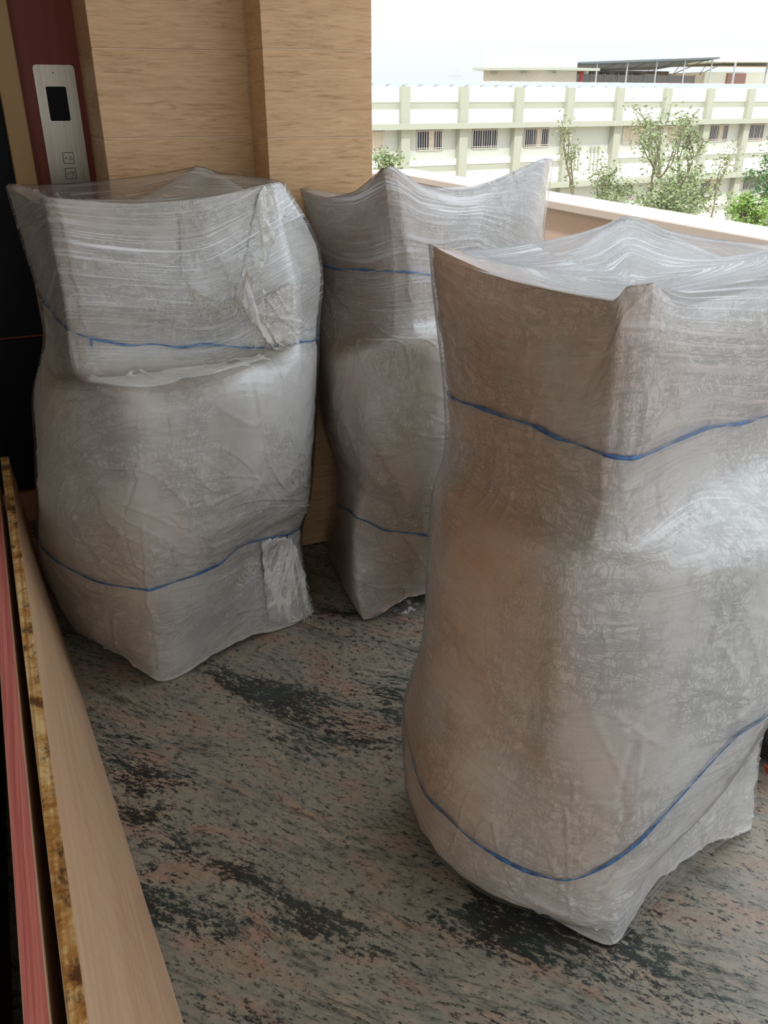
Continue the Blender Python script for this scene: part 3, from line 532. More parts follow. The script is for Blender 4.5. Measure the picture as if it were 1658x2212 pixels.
def film_mat(name, scale=(1, 1, 1), amt=1.0, rot=0):
    b = NB(name); uv = b.remap(b.co('UV'), (1, 1, 1), (0, 0, rot))
    wp = b.n('TexNoise'); b.l(uv, wp.inputs['Vector']); wp.inputs['Scale'].default_value = 1.3; wp.inputs['Detail'].default_value = 1
    ad = b.n('VectorMath', operation='MULTIPLY_ADD'); b.l(wp.outputs['Color'], ad.inputs[0]); ad.inputs[1].default_value = (0, .30, 0); b.l(uv, ad.inputs[2]); v = ad.outputs[0]
    s1 = b.noise(b.remap(v, (2.6, 150, 1)), 1, 4, .6, .2)
    s2 = b.noise(b.remap(v, (1.6, 46, 1)), 1, 3, .55, .2)
    s3 = b.noise(b.remap(v, (5, 330, 1)), 1, 2, .5)
    at = b.n('Attribute', attribute_name='streak')
    m = b.math('MULTIPLY', b.ramp(b.noise(b.remap(v, (1, 3, 1)), 2.3, 2), [(.36, .25), (.62, 1.0)]), at.outputs['Fac'])
    st = b.math('MAXIMUM', b.ramp(s1, [(.54, 0.0), (.63, .9)]), b.ramp(s2, [(.55, 0.0), (.64, .8)]))
    st = b.math('MAXIMUM', st, b.ramp(s3, [(.62, 0.0), (.72, .8)]))
    milk_glint = b.math('ADD', b.math('MULTIPLY', b.math('MULTIPLY', st, m), amt*.85), b.math('MULTIPLY', at.outputs['Fac'], .09*amt), True)  # milky film, with sky glints painted on as white streaks
    tr = b.n('BsdfTransparent'); tr.inputs[0].default_value = (.985, .985, .99, 1)
    df = b.n('BsdfDiffuse'); df.inputs[0].default_value = (.93, .93, .95, 1)
    tl = b.n('BsdfTranslucent'); tl.inputs[0].default_value = (.93, .93, .95, 1)
    dk = b.n('MixShader'); dk.inputs[0].default_value = .35; b.l(df.outputs[0], dk.inputs[1]); b.l(tl.outputs[0], dk.inputs[2])
    g2 = b.n('BsdfGlossy'); g2.inputs['Roughness'].default_value = .32; g2.inputs[0].default_value = (.98, .98, 1, 1)
    dm = b.n('MixShader'); dm.inputs[0].default_value = .42; b.l(dk.outputs[0], dm.inputs[1]); b.l(g2.outputs[0], dm.inputs[2])
    gl = b.n('BsdfGlossy'); gl.inputs['Roughness'].default_value = .16
    nb = b.bump(b.math('ADD', s2, b.math('MULTIPLY', s1, .5)), .8, .004); b.l(nb, gl.inputs['Normal'])
    lw = b.n('LayerWeight'); lw.inputs[0].default_value = .25; b.l(nb, lw.inputs['Normal'])
    mA = b.n('MixShader'); b.l(milk_glint, mA.inputs[0]); b.l(tr.outputs[0], mA.inputs[1]); b.l(dm.outputs[0], mA.inputs[2])
    gf = b.math('ADD', b.math('MULTIPLY', lw.outputs['Fresnel'], .65), .05, True)
    mB = b.n('MixShader'); b.l(gf, mB.inputs[0]); b.l(mA.outputs[0], mB.inputs[1]); b.l(gl.outputs[0], mB.inputs[2])
    b.l(mB.outputs[0], b.o.inputs[0]); return b.m
def cord_mat():
    b = NB('blue_ribbon_cord'); n = b.noise(b.co(), 60, 3)
    b.pbr(b.ramp(n, [(.35, lin(24, 84, 160)), (.62, lin(70, 150, 222))]), .3, .6, 0, b.bump(n, .3, .002)); return b.m
M_cord = cord_mat()
def grid_obj(name, G, mat, parent, loc, uv=None, closed=True, attr=None, flip=False):
    NS, NT = G.shape[:2]
    V = (G-np.array(loc)).reshape(-1, 3)
    i = np.arange(NT if closed else NT-1); j = np.arange(NS-1); I, J = np.meshgrid(i, j)
    I2 = (I+1) % NT
    F = np.stack([J*NT+I, J*NT+I2, (J+1)*NT+I2, (J+1)*NT+I], -1).reshape(-1, 4)
    if flip: F = F[:, ::-1]
    me = bpy.data.meshes.new(name); n = len(F)
    me.vertices.add(len(V)); me.vertices.foreach_set('co', V.astype(np.float32).ravel())
    me.loops.add(n*4); me.loops.foreach_set('vertex_index', F.astype(np.int32).ravel())
    me.polygons.add(n); me.polygons.foreach_set('loop_start', (np.arange(n)*4).astype(np.int32)); me.polygons.foreach_set('loop_total', np.full(n, 4, np.int32))
    me.polygons.foreach_set('use_smooth', np.ones(n, bool))
    if uv is not None:
        U, W = uv; ul = me.uv_layers.new(name='UVMap'); UV = np.stack([U, W], -1).reshape(-1, 2)[F].copy()
        if closed:
            seam = (I == NT-1).reshape(-1); du = (U[0, -1]-U[0, -2])
            cols_ = [1, 2] if not flip else [1, 2]
            for c in cols_: UV[seam, c, 0] = U[0, -1]+du
        ul.data.foreach_set('uv', UV.astype(np.float32).ravel())
    if attr is not None:
        a = me.attributes.new('streak', 'FLOAT', 'POINT'); a.data.foreach_set('value', attr.astype(np.float32).ravel())
    me.materials.append(mat); me.update(calc_edges=True); me.validate()
    o = bpy.data.objects.new(name, me); COL.objects.link(o); o.parent = parent; return o
def seg_dist(P, poly):
    d = np.full(P.shape[:-1], 1e9)
    for a, b in zip(poly[:-1], poly[1:]):
        ab = b-a; t = np.clip(((P-a)@ab)/(ab@ab+1e-12), 0, 1)
        d = np.minimum(d, np.linalg.norm(P-(a+t[..., None]*ab), axis=-1))
    return d
def add_cap(G, sag, k=26, zc_drop=0.10, power=1.0):
    rim = G[-1]; c = rim.mean(axis=0); zc = rim[:, 2].mean()-zc_drop; rows = []
    for i in range(1, k+1):
        w = i/k; r = rim.copy()
        r[:, :2] = rim[:, :2]*(1-w)+c[:2]*w
        e = w**.62 if power == 1 else w**power
        r[:, 2] = rim[:, 2]*(1-e)+zc*e
        rows.append(r)
    rows[-1][:] = np.array([c[0], c[1], zc])
    return np.concatenate([G, np.array(rows)], 0)
def add_bottom(G, k=4):
    rim = G[0]; c = rim.mean(axis=0); rows = []
    for i in range(k, 0, -1):
        w = i/k; r = rim*(1-w)+np.array([c[0], c[1], .05])*w; r[:, 2] = rim[:, 2]*(1-w)+.06*w; rows.append(r)
    return np.concatenate([np.array(rows), G], 0)
def bundle(key, seed, fabric, film, label, streak_fn, amp=1.0, capdrop=.10, sag=.02):
    D_, T_ = DATA[key], TS[key]
    NT, NS = 640, 410
    G, _, _ = base_grid(D_, NT, NS)
    U, V = arc_uv(G); N = grid_normals(G)
    s_ = seed*17
    Z = G[..., 2]
    lump = pn(U*4.5, V*5, s_)*.5+pn(U*10, V*11, s_+1)*.3
    w1 = pn(U*2, V*2, s_+2)*.25; w2 = pn(U*3, V*3, s_+9)*.3
    horiz = ridge(U*2.6+w1, V*15+w1*5, s_+3, .06)*smooth(-.15, .35, pn(U*2.3, V*3, s_+4))
    hor2 = ridge(U*4.0+w2, V*30+w2*6, s_+5, .09)*smooth(-.05, .4, pn(U*3.1, V*4, s_+6))
    vert = ridge(U*12+w2*4, V*3.2+w1, s_+7, .055)*smooth(.0, .45, pn(U*2.6+9, V*2.8, s_+8))
    diag = ridge((U+V)*8+w1*4, (U-V)*2.6, s_+10, .06)*smooth(.0, .45, pn(U*2+4, V*2.4, s_+11))
    dia2 = ridge((U-V)*8+w1*4, (U+V)*2.6, s_+12, .06)*smooth(.0, .45, pn(U*2+7, V*2.2, s_+13))
    crum = np.abs(pn(U*19+w2*3, V*21, s_+14))*smooth(-.1, .4, pn(U*3, V*3, s_+15))
    up = smooth(.95, 1.05, Z)
    h = .0032*lump+.0042*horiz*(1-.6*up)+.0022*hor2+.0040*vert*(1-.5*up)+.0038*diag+.0038*dia2-.0034*crum
    # gathers radiating from tied cords
    P0 = G
    for nm in ('cord_high', 'cord_low'):
        pl = sample(G, T_[nm]); zz = np.interp(np.arange(NT)/NT, [p[0] for p in T_[nm]], [p[1] for p in T_[nm]])
        Sr = np.linspace(0, 1, NS)[:, None]; dz = (Sr-zz[None, :])*1.7
        h += -.0035*np.exp(-(dz/.016)**2)+.0022*np.exp(-(np.abs(dz)/.05))*pn(U*38, V*2, s_+20)
    lo = smooth(.22, .05, Z)
    h += lo*.0028*pn(U*26, V*3+w1, s_+21)
    h *= amp
    for w, hh, pl in T_['creases']:
        w = w*.62; hh = hh*.8
        P = sample(G, pl)
        P = np.concatenate([P[:1]]+[np.stack([a+(b-a)*t for t in (.25, .5, .75, 1)]) for a, b in zip(P[:-1], P[1:])])
        j = np.array([[pn(np.array(float(i*1.1)), np.array(float(c*7+seed)), 5) for c in range(3)] for i in range(len(P))])
        P = P+j*.009
        lo_, hi_ = P.min(0)-.05, P.max(0)+.05
        m = np.all((G > lo_) & (G < hi_), axis=-1)
        d = seg_dist(G[m], P)
        h[m] += hh*np.exp(-(d/w)**2)-hh*.45*np.exp(-(d/(w*2.4))**2)
    h = h*smooth(0, .02, Z-0.0+.004)
    G2 = G+N*h[..., None]
    G2[..., 2] = np.maximum(G2[..., 2], .003)
    root = empty('wrapped_bundle', (float(G[:, :, 0].mean()), float(G[:, :, 1].mean()), 0))
    loc = np.array(root.location)
    full = add_cap(G2, 0, 30, capdrop); full = add_bottom(full)
    Uf = np.concatenate([np.repeat(U[:1], 4, 0), U, np.repeat(U[-1:], 30, 0)], 0)
    Vf = np.concatenate([V[:1]-np.arange(4, 0, -1)[:, None]*.05, V, V[-1:]+np.arange(1, 31)[:, None]*.012], 0)
    # wrinkles on the sagging top
    cz = np.zeros(full.shape[:2]); cz[-30:] = pn(full[-30:, :, 0]*9, full[-30:, :, 1]*9, s_+30)*.010*np.sin(np.linspace(0, np.pi, 30))[:, None]
    full[..., 2] += cz
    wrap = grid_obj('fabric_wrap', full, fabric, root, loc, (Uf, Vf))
    # ---- stretch film : convex outline of each row, tight line between the peaks
    F = G[6::2, ::2].copy(); NS2, NT2 = F.shape[:2]
    Fr = []
    pk = np.array([p for p in D_]); 
    for r in range(NS2):
        P = F[r]; c = P.mean(0); ang = np.arctan2(P[:, 1]-c[1], P[:, 0]-c[0])
        pts = sorted(set(map(tuple, np.round(P[:, :2], 5))))
        def half(it):
            hU = []
            for p in it:
                while len(hU) >= 2 and (hU[-1][0]-hU[-2][0])*(p[1]-hU[-2][1])-(hU[-1][1]-hU[-2][1])*(p[0]-hU[-2][0]) <= 0: hU.pop()
                hU.append(p)
            return hU
        H = half(pts)[:-1]+half(pts[::-1])[:-1]; H = np.array(H)
        A = H; B = np.roll(H, -1, 0); out = P.copy()
        for i in range(NT2):
            d = np.array([math.cos(ang[i]), math.sin(ang[i])])
            e = B-A; den = d[0]*e[:, 1]-d[1]*e[:, 0]
            w = A-c[:2]; t = (w[:, 0]*e[:, 1]-w[:, 1]*e[:, 0])/(den+1e-12); u = (w[:, 0]*d[1]-w[:, 1]*d[0])/(den+1e-12)
            ok = (t > 0) & (u >= -1e-6) & (u <= 1+1e-6)
            rr = t[ok].min() if ok.any() else np.linalg.norm(P[i, :2]-c[:2])
            out[i, :2] = c[:2]+d*(rr+.009)
        Fr.append(out)
    F = np.array(Fr)
    top = smooth(.93, 1.0, np.linspace(0, 1, NS2))
    rz = F[-1, :, 2]; t = np.arange(NT2)/NT2
    pkm = [i for i in range(NT2) if rz[i] >= max(rz[(i-20) % NT2], rz[(i+20) % NT2]) and rz[i] > rz.mean()]
    idx = []
    for i in pkm:
        if not idx or i-idx[-1] > 18: idx.append(i)
        elif rz[i] > rz[idx[-1]]: idx[-1] = i
    if len(idx) >= 3:
        xs = np.array([idx[-1]-NT2]+idx+[idx[0]+NT2]); ys = rz[np.array(idx[-1:]+idx+idx[:1])]
        ln = np.interp(np.arange(NT2), xs, ys)
        mid = np.zeros(NT2)
        for a, b in zip(xs[:-1], xs[1:]):
            k = np.arange(max(a, 0), min(b, NT2)); q = (k-a)/(b-a); mid[k] = 4*q*(1-q)
        lift = np.maximum(ln-sag*mid+.006-rz, .004)
        F[..., 2] += lift[None, :]*smooth(.80, 1.0, np.linspace(0, 1, NS2))[:, None]
    F[..., 2] = np.maximum(F[..., 2], .02)
    Uf, Vf = arc_uv(F)
    F2 = add_cap(F, 0, 16, .055, .8)
    Uf = np.concatenate([Uf, np.repeat(Uf[-1:], 16, 0)], 0); Vf = np.concatenate([Vf, Vf[-1:]+np.arange(1, 17)[:, None]*.02], 0)
    st = streak_fn(F2)
    fo = grid_obj('stretch_film', F2, film, root, loc, (Uf, Vf), attr=st)
    # ---- blue cords
    for nm, wd_ in (('cord_high', .0105), ('cord_low', .0095)):
        pts = T_[nm]; t0, t1 = pts[0], pts[-1]
        closed = list(pts)+[[t1[0]+(t0[0]+1-t1[0])*k/14, t1[1]+(t0[1]-t1[1])*k/14] for k in range(1, 15)]
        dense = []
        for a, b in zip(closed[:-1], closed[1:]):
            n_ = max(2, int(abs(b[0]-a[0])*150)); dense += [[a[0]+(b[0]-a[0])*q/n_, a[1]+(b[1]-a[1])*q/n_] for q in range(n_)]
        P = sample(G2, dense)
        for _ in range(2): P = (P*2+np.roll(P, 1, 0)+np.roll(P, -1, 0))/4
        Nn = sample(N, dense); Nn /= np.linalg.norm(Nn, axis=1, keepdims=True)
        P = P+Nn*.006
        Tn = np.roll(P, -1, 0)-np.roll(P, 1, 0); Tn /= np.linalg.norm(Tn, axis=1, keepdims=True)+1e-9
        Bn = np.cross(Tn, Nn)
        rows = []
        for i in range(len(P)):
            wv = wd_*(.55+.25*math.sin(i*.55+seed)+.12*math.sin(i*1.7)); tw = .35*math.sin(i*.4)
            a = Bn[i]*math.cos(tw)+Nn[i]*math.sin(tw); c2 = np.cross(Tn[i], a)
            rows.append([P[i]+a*wv*.5+c2*.0006, P[i]-a*wv*.5+c2*.0006, P[i]-a*wv*.5-c2*.0006, P[i]+a*wv*.5-c2*.0006])
        n = len(rows); vv = np.array(rows).reshape(-1, 3)-loc; ff = []
        for i in range(n):
            j = (i+1) % n
            for k in range(4):
                l = (k+1) % 4; ff.append((i*4+k, j*4+k, j*4+l, i*4+l))
        mesh_obj('tie_cord', vv, ff, M_cord, root, True)
    tag(root, label, 'bundle')
    return root, G2, N, loc
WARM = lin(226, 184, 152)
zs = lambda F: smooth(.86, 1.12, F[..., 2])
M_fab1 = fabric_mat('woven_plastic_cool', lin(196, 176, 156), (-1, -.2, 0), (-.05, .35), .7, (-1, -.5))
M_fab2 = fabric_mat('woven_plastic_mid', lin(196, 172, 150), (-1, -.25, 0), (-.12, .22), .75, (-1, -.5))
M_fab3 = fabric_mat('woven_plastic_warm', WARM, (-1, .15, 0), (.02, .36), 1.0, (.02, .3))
M_film1 = film_mat('stretch_film_a', rot=R(-6)); M_film2 = film_mat('stretch_film_b', amt=.8, rot=R(5)); M_film3 = film_mat('stretch_film_c', amt=.8, rot=R(4))
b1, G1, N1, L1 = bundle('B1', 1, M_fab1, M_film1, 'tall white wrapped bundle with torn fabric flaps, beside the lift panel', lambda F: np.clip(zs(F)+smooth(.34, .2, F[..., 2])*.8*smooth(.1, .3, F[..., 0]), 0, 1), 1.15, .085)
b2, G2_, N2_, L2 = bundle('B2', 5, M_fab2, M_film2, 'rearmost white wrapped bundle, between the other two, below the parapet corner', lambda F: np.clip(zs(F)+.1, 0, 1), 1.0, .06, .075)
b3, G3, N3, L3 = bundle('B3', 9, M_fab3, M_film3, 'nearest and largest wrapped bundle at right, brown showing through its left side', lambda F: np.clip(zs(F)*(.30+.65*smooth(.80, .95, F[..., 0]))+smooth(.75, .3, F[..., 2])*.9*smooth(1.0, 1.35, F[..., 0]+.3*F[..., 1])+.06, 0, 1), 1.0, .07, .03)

# torn flaps, loose threads and frayed net on the first bundle
def inside(p, poly):
    c = False; n = len(poly)
    for i in range(n):
        a, b = poly[i], poly[(i+1) % n]
        if (a[1] > p[1]) != (b[1] > p[1]) and p[0] < (b[0]-a[0])*(p[1]-a[1])/(b[1]-a[1])+a[0]: c = not c
    return c
def flap(name, G, N, loc, poly, root, mat, off, seed, nn=64):
    P = np.array(poly); lo, hi = P.min(0), P.max(0)
    ts = [(lo[0]+(hi[0]-lo[0])*i/nn, lo[1]+(hi[1]-lo[1])*j/nn) for j in range(nn+1) for i in range(nn+1)]
    S = sample(G, ts); NN = sample(N, ts); NN /= np.linalg.norm(NN, axis=1, keepdims=True)
    q = np.array(ts); a = (q[:, 0]-lo[0])/(hi[0]-lo[0]); b = (q[:, 1]-lo[1])/(hi[1]-lo[1])
    am_ = .45 if seed == 77 else .8
    hh = off+am_*.005*ridge(a*3.2+b*1.2, b*1.5, seed, .08)+am_*.003*pn(a*5, b*4, seed+1)+am_*.003*np.abs(pn(a*13, b*6, seed+2))
    keep = [inside((p[0]+.0022*float(pn(np.array(p[1]*160.), np.array(1.), seed)), p[1]+.003*float(pn(np.array(p[0]*190.), np.array(3.), seed))), poly) for p in ts]
    S = S+NN*hh[:, None]-loc; idx = {}; v = []; f = []
    for j in range(nn):
        for i in range(nn):
            k = [j*(nn+1)+i, j*(nn+1)+i+1, (j+1)*(nn+1)+i+1, (j+1)*(nn+1)+i]
            if sum(keep[m] for m in k) >= 3:
                for m in k:
                    if m not in idx: idx[m] = len(v); v.append(S[m])
                f.append(tuple(idx[m] for m in k))
    o = mesh_obj(name, v, f, mat, root, True)
    uvl = o.data.uv_layers.new(name='UVMap'); inv = {b_: a_ for a_, b_ in idx.items()}
    for lp_ in o.data.loops:
        m = inv[lp_.vertex_index]; uvl.data[lp_.index].uv = (a[m]*.3+3, b[m]*.4+2)
    sm = o.modifiers.new('cloth', 'SOLIDIFY'); sm.thickness = .0012
    return o
T1 = TS['B1']
for nm, sd, off in (('flap_strip', 71, .005), ('flap', 75, .002), ('flap_side', 77, .007)): flap('fabric_flap', G1, N1, L1, T1[nm], b1, M_fab1, off, sd)
flap('fabric_flap', G1, N1, L1, T1['flap_low'], b1, M_fab1, .007, 83, 44)
rnd = random.Random(4)
th = MB()
def thread(p0, nrm, length, drift):
    pts = []; p = Vector(p0)+Vector(nrm)*.012
    d = Vector((drift, 0, -1)).normalized()
    for k in range(9):
        pts.append(p.copy()); d = (d+Vector((rnd.uniform(-.5, .5), rnd.uniform(-.2, .05), rnd.uniform(-.4, .2)))).normalized(); p = p+d*length/8
    th.tube(pts, .0009, 4)
fp = T1['flap']; edge = fp[3:]+T1['flap_strip'][5:9]
for a, b in zip(edge[:-1], edge[1:]):
    for k in range(9):
        q = rnd.random(); t_ = [a[0]+(b[0]-a[0])*q, a[1]+(b[1]-a[1])*q]
        p = sample(G1, [t_])[0]-L1; nn_ = sample(N1, [t_])[0]; thread(p, nn_, rnd.uniform(.015, .06), rnd.uniform(-.4, .4))
hc = T1['hole'][0]
for k in range(26):
    t_ = [hc[0]+rnd.uniform(-.012, .012), hc[1]+rnd.uniform(-.012, .022)]; p = sample(G1, [t_])[0]-L1; thread(p, sample(N1, [t_])[0]*.3, .03, rnd.uniform(-1.5, 1.5))
fl2 = T1['flap_low']
for k in range(30):
    t_ = [fl2[3][0]-.012+rnd.uniform(-.02, .012), fl2[3][1]+rnd.uniform(.0, .08)]; p = sample(G1, [t_])[0]-L1; thread(p, sample(N1, [t_])[0], .03, rnd.uniform(-1, 1))
o = th.obj('loose_threads', plain('frayed_thread', lin(214, 206, 190), .7), b1); o['kind'] = 'stuff'
# the knot tail on the high cord
kt = [min(T1['cord_high'], key=lambda p: abs(p[0]-T1['cord_high'][3][0]))][0]
p = sample(G1, [kt])[0]+sample(N1, [kt])[0]*.008-L1
MB().box((-.003, -.0006, -.026), (.003, .0006, .003), Matrix.Translation(p)).obj('cord_tail', M_cord, b1)

# ---------------------------------------------------------------- odds and ends on the floor
M_bag = NB('glossy_black_bag'); _n = M_bag.noise(M_bag.co(), 14, 5, .6); M_bag.pbr(lin(9, 10, 13), .32, .5, 0, M_bag.bump(_n, .8, .03)); M_bag = M_bag.m
def blob(name, c, r, mat, parent=None, seed=0, seg=28, flat=.004):
    v = []; f = []; nn = seg//2
    th_ = np.linspace(0, 2*np.pi, seg, endpoint=False)
    for j in range(nn+1):
        ph = np.pi*j/nn
        for t in th_:
            d = np.array([math.sin(ph)*math.cos(t), math.sin(ph)*math.sin(t), math.cos(ph)])
            k = 1+.16*float(pn(np.array(d[0]*2.4+seed), np.array(d[1]*2.4+d[2]*1.7), seed))
            p = [d[i]*r[i]*k+c[i] for i in range(3)]; p[2] = max(p[2], flat); v.append(p)
    for j in range(nn):
        for i in range(seg):
            a = j*seg+i; b = j*seg+(i+1) % seg; f.append((a, a+seg, b+seg, b))
    return mesh_obj(name, v, f, mat, parent, True)
bagr = empty('carry_bag', (1.66, 1.22, 0))
blob('body', (0, 0, .10), (.13, .15, .115), M_bag, bagr, 3)
MB().tube([(-.03, -.09, .17), (-.045, -.11, .235), (0, -.11, .27), (.045, -.10, .235), (.03, -.08, .17)], .007, 8).obj('handle', M_bag, bagr, smooth=True)
MB().box((-.03, -.02, 0), (.03, .02, .002), Matrix.Translation((-.118, -.075, .062)) @ Matrix.Rotation(R(70), 4, 'Y') @ Matrix.Rotation(R(20), 4, 'Z')).obj('tag', plain('white_tag', lin(190, 196, 196)), bagr)['label'] = 'white paper tag'
MB().box((-.02, -.012, 0), (.02, .012, .0025), Matrix.Translation((-.105, -.12, .045)) @ Matrix.Rotation(R(65), 4, 'Y')).obj('zip_tab', plain('orange_tab', lin(196, 70, 40)), bagr)['label'] = 'orange tab'
tag(bagr, 'black carry bag on granite floor behind the nearest bundle, at right edge', 'bag')
wr_ = MB(); M_ = Matrix.Translation((1.90, 1.42, 0)) @ Matrix.Rotation(R(25), 4, 'Z')
wr_.box((-.16, -.02, .001), (.18, .02, .40), M_)
pk_ = empty('wood_offcut', (1.90, 1.42, 0)); o = wr_.obj('plank', plain('orange_wood', lin(206, 156, 84), .6), pk_, bevel=.002); o.data.transform(Matrix.Translation((-1.90, -1.42, 0)))
tag(pk_, 'orange wooden offcut standing behind the black bag at right edge', 'wood offcut')
# crumpled clear film trailing on the floor under the rear bundle
sc_v = []; sc_f = []; n_ = 30
for j in range(n_+1):
    for i in range(n_+1):
        a, b = i/n_, j/n_; x = .90+.40*a; y = 2.16+.20*b+.06*a
        z = .010+.055*abs(float(pn(np.array(a*5), np.array(b*3.), 4)))*math.sin(math.pi*a)**.5+.02*abs(float(pn(np.array(a*3+b*7), np.array(b*9.), 6)))
        sc_v.append((x-1.1, y-2.2, max(z, .002)))
for j in range(n_):
    for i in range(n_):
        k = j*(n_+1)+i; sc_f.append((k, k+1, k+n_+2, k+n_+1))
sr = mesh_obj('film_scrap', sc_v, sc_f, M_film2, None, True); sr.location = (1.1, 2.2, 0)
ul = sr.data.uv_layers.new(name='UVMap')
for lp_ in sr.data.loops: p = sr.data.vertices[lp_.vertex_index].co; ul.data[lp_.index].uv = (p.x*1.0, p.y)
at_ = sr.data.attributes.new('streak', 'FLOAT', 'POINT'); at_.data.foreach_set('value', [.12]*len(sr.data.vertices))
tag(sr, 'crumpled clear film trailing on the floor below the rearmost bundle', 'plastic film')

# ---------------------------------------------------------------- outside
struct(MB().box((-150, 8.6, -7.9), (260, 260, -7.55)).obj('ground', plain('dusty_ground', lin(196, 182, 158), .95)))
struct(MB().box((3.2, -60, -7.9), (260, 8.6, -7.55)).obj('ground', plain('dusty_earth', lin(196, 182, 158), .95)))
RZ = R(5.1); RM = Matrix.Rotation(RZ, 4, 'Z')
zf = lambda z: 1.6+.75*(z-1.6)
M_wh = plain('cream_white_wall', lin(246, 240, 224), .9, .2, vary=.02)
M_gr = plain('grey_green_band', lin(168, 170, 155), .9, .2, vary=.03)
M_gr2 = plain('grey_green_wall', lin(188, 191, 182), .9, .2, vary=.02)
M_win = plain('window_dark', lin(58, 60, 74), .3)
M_shut = plain('beige_shutter', lin(214, 200, 180), .7)
M_bar = plain('pale_bars', lin(206, 200, 192), .6)
bx, by, bz = 40.0, 45.0, -7.55
broot = empty('school_building', RM @ Vector((bx, by, bz)), RZ)
def bbox(name, x0, x1, y0, y1, z0, z1, mat, par=broot, org=(bx, by, bz)):
    return MB().box((x0-org[0], y0-org[1], z0-org[2]), (x1-org[0], y1-org[1], z1-org[2])).obj(name, mat, par)
XL, XR = 10.0, 80.0
pil = [e*.75 for e in (18.6, 23.8, 29.0, 34.2, 39.4, 44.65, 49.8, 55.15, 60.65, 65.9, 71.2, 76.6, 82.0, 87.4, 92.8, 98.2, 103.6)]
bbox('wall', XL, XR, 45.10, 56, bz, zf(2.36), M_gr2)
for zt, rows in ((0, ((2.40, 1.33, M_wh), (1.33, .85, M_gr), (.85, -.10, M_wh))), (-4.7, ((2.05, 1.58, M_wh), (1.58, 1.12, M_gr), (1.12, -.05, M_wh))), (-9.35, ((2.05, 1.58, M_wh), (1.58, 1.12, M_gr), (1.12, .2, M_wh)))):
    for a, b in zip(pil[:-1], pil[1:]):
        special = zt == -4.7 and abs(a-49.8*.75) < .1
        for (z1, z0, mt) in rows:
            if special: mt = M_wh
            dy = .03 if mt is M_gr else 0
            bbox('band' if mt is M_gr else 'sill_panel', a+.28, b-.28, 44.98+dy, 45.10, zf(z0+zt), zf(z1+zt), mt)
for zt in (0, -4.67, -9.3):
    bbox('ledge', XL, XR, 44.35, 45.10, zf(-.50+zt), zf(-.10+zt), M_gr)
for p in pil:
    bbox('pillar', p-.28, p+.28, 44.66, 45.10, bz, zf(2.40), M_gr)
def window(x0, x1, z1, z0, kind):
    f = MB(); w = .05; a, b, t, s = x0*.75, x1*.75, zf(z1), zf(z0)
    o3 = lambda x, y, z: (x-bx, y-by, z-bz)
    for lo, hi in (((a, 45.04, s), (a+w, 45.12, t)), ((b-w, 45.04, s), (b, 45.12, t)), ((a, 45.04, s), (b, 45.12, s+w)), ((a, 45.04, t-w), (b, 45.12, t))):
        f.box(o3(*lo), o3(*hi))
    w_ = f.obj('window', M_bar, broot)
    if kind == 'shut': bbox('shutter', a+w, b-w, 45.07, 45.11, s+w, t-w, M_shut, w_)
    elif kind == 'half':
        m = a+(b-a)*.48; q = a+(b-a)*.68
        bbox('pane', a+w, m, 45.07, 45.11, s+w, t-w, M_win, w_); bbox('shutter', m, q, 45.05, 45.11, s+w, t-w, M_shut, w_); bbox('pane', q, b-w, 45.07, 45.11, s+w, t-w, M_win, w_)
    else: bbox('pane', a+w, b-w, 45.07, 45.11, s+w, t-w, M_win, w_)
    gr_ = MB(); n = int((b-a)/.155)
    for k in range(1, n):
        x = a+(b-a)*k/n; r_ = .022 if k % 4 == 0 else .011
        gr_.box(o3(x-r_, 44.99, s), o3(x+r_, 45.02, t))
    gr_.box(o3(a, 44.99, s+.12), o3(b, 45.02, s+.15))
    gr_.obj('grille', M_bar, w_)
for x0, x1, k in ((20, 22.5, 'half'), (25, 27.5, 'half'), (30.0, 32.7, 'shut'), (35.46, 37.79, 'half'), (40.57, 43.03, 'dark'), (45.68, 48.2, 'half'), (56.3, 58.75, 'shut'), (61.2, 64.0, 'shut'), (66.9, 69.4, 'half'), (71.95, 74.3, 'dark'), (77.8, 80.3, 'dark'), (83, 85.6, 'half'), (88.6, 91.2, 'dark')):
    window(x0, x1, -.60, -2.02, k)
for x0, x1, k in ((30.2, 32.8, 'dark'), (35.5, 38, 'half'), (40.6, 43, 'dark'), (45.7, 48.2, 'half'), (56.0, 58.3, 'dark'), (61.6, 64, 'dark'), (66.8, 69.4, 'half'), (72.6, 75, 'dark'), (78, 80.4, 'dark'), (83.4, 86, 'dark')):
    window(x0, x1, -5.28, -6.58, k)
for k in range(6):                               # vertical vent fins of the blind bay
    xx = (50.6+k*.42+(.9 if k > 2 else 0))*.75
    bbox('vent_slot', xx-.035, xx+.035, 44.90, 45.0, zf(-4.0), zf(-2.1), M_gr)
tag(broot, 'long cream institutional building with grey green pillars and barred windows across the way', 'building')
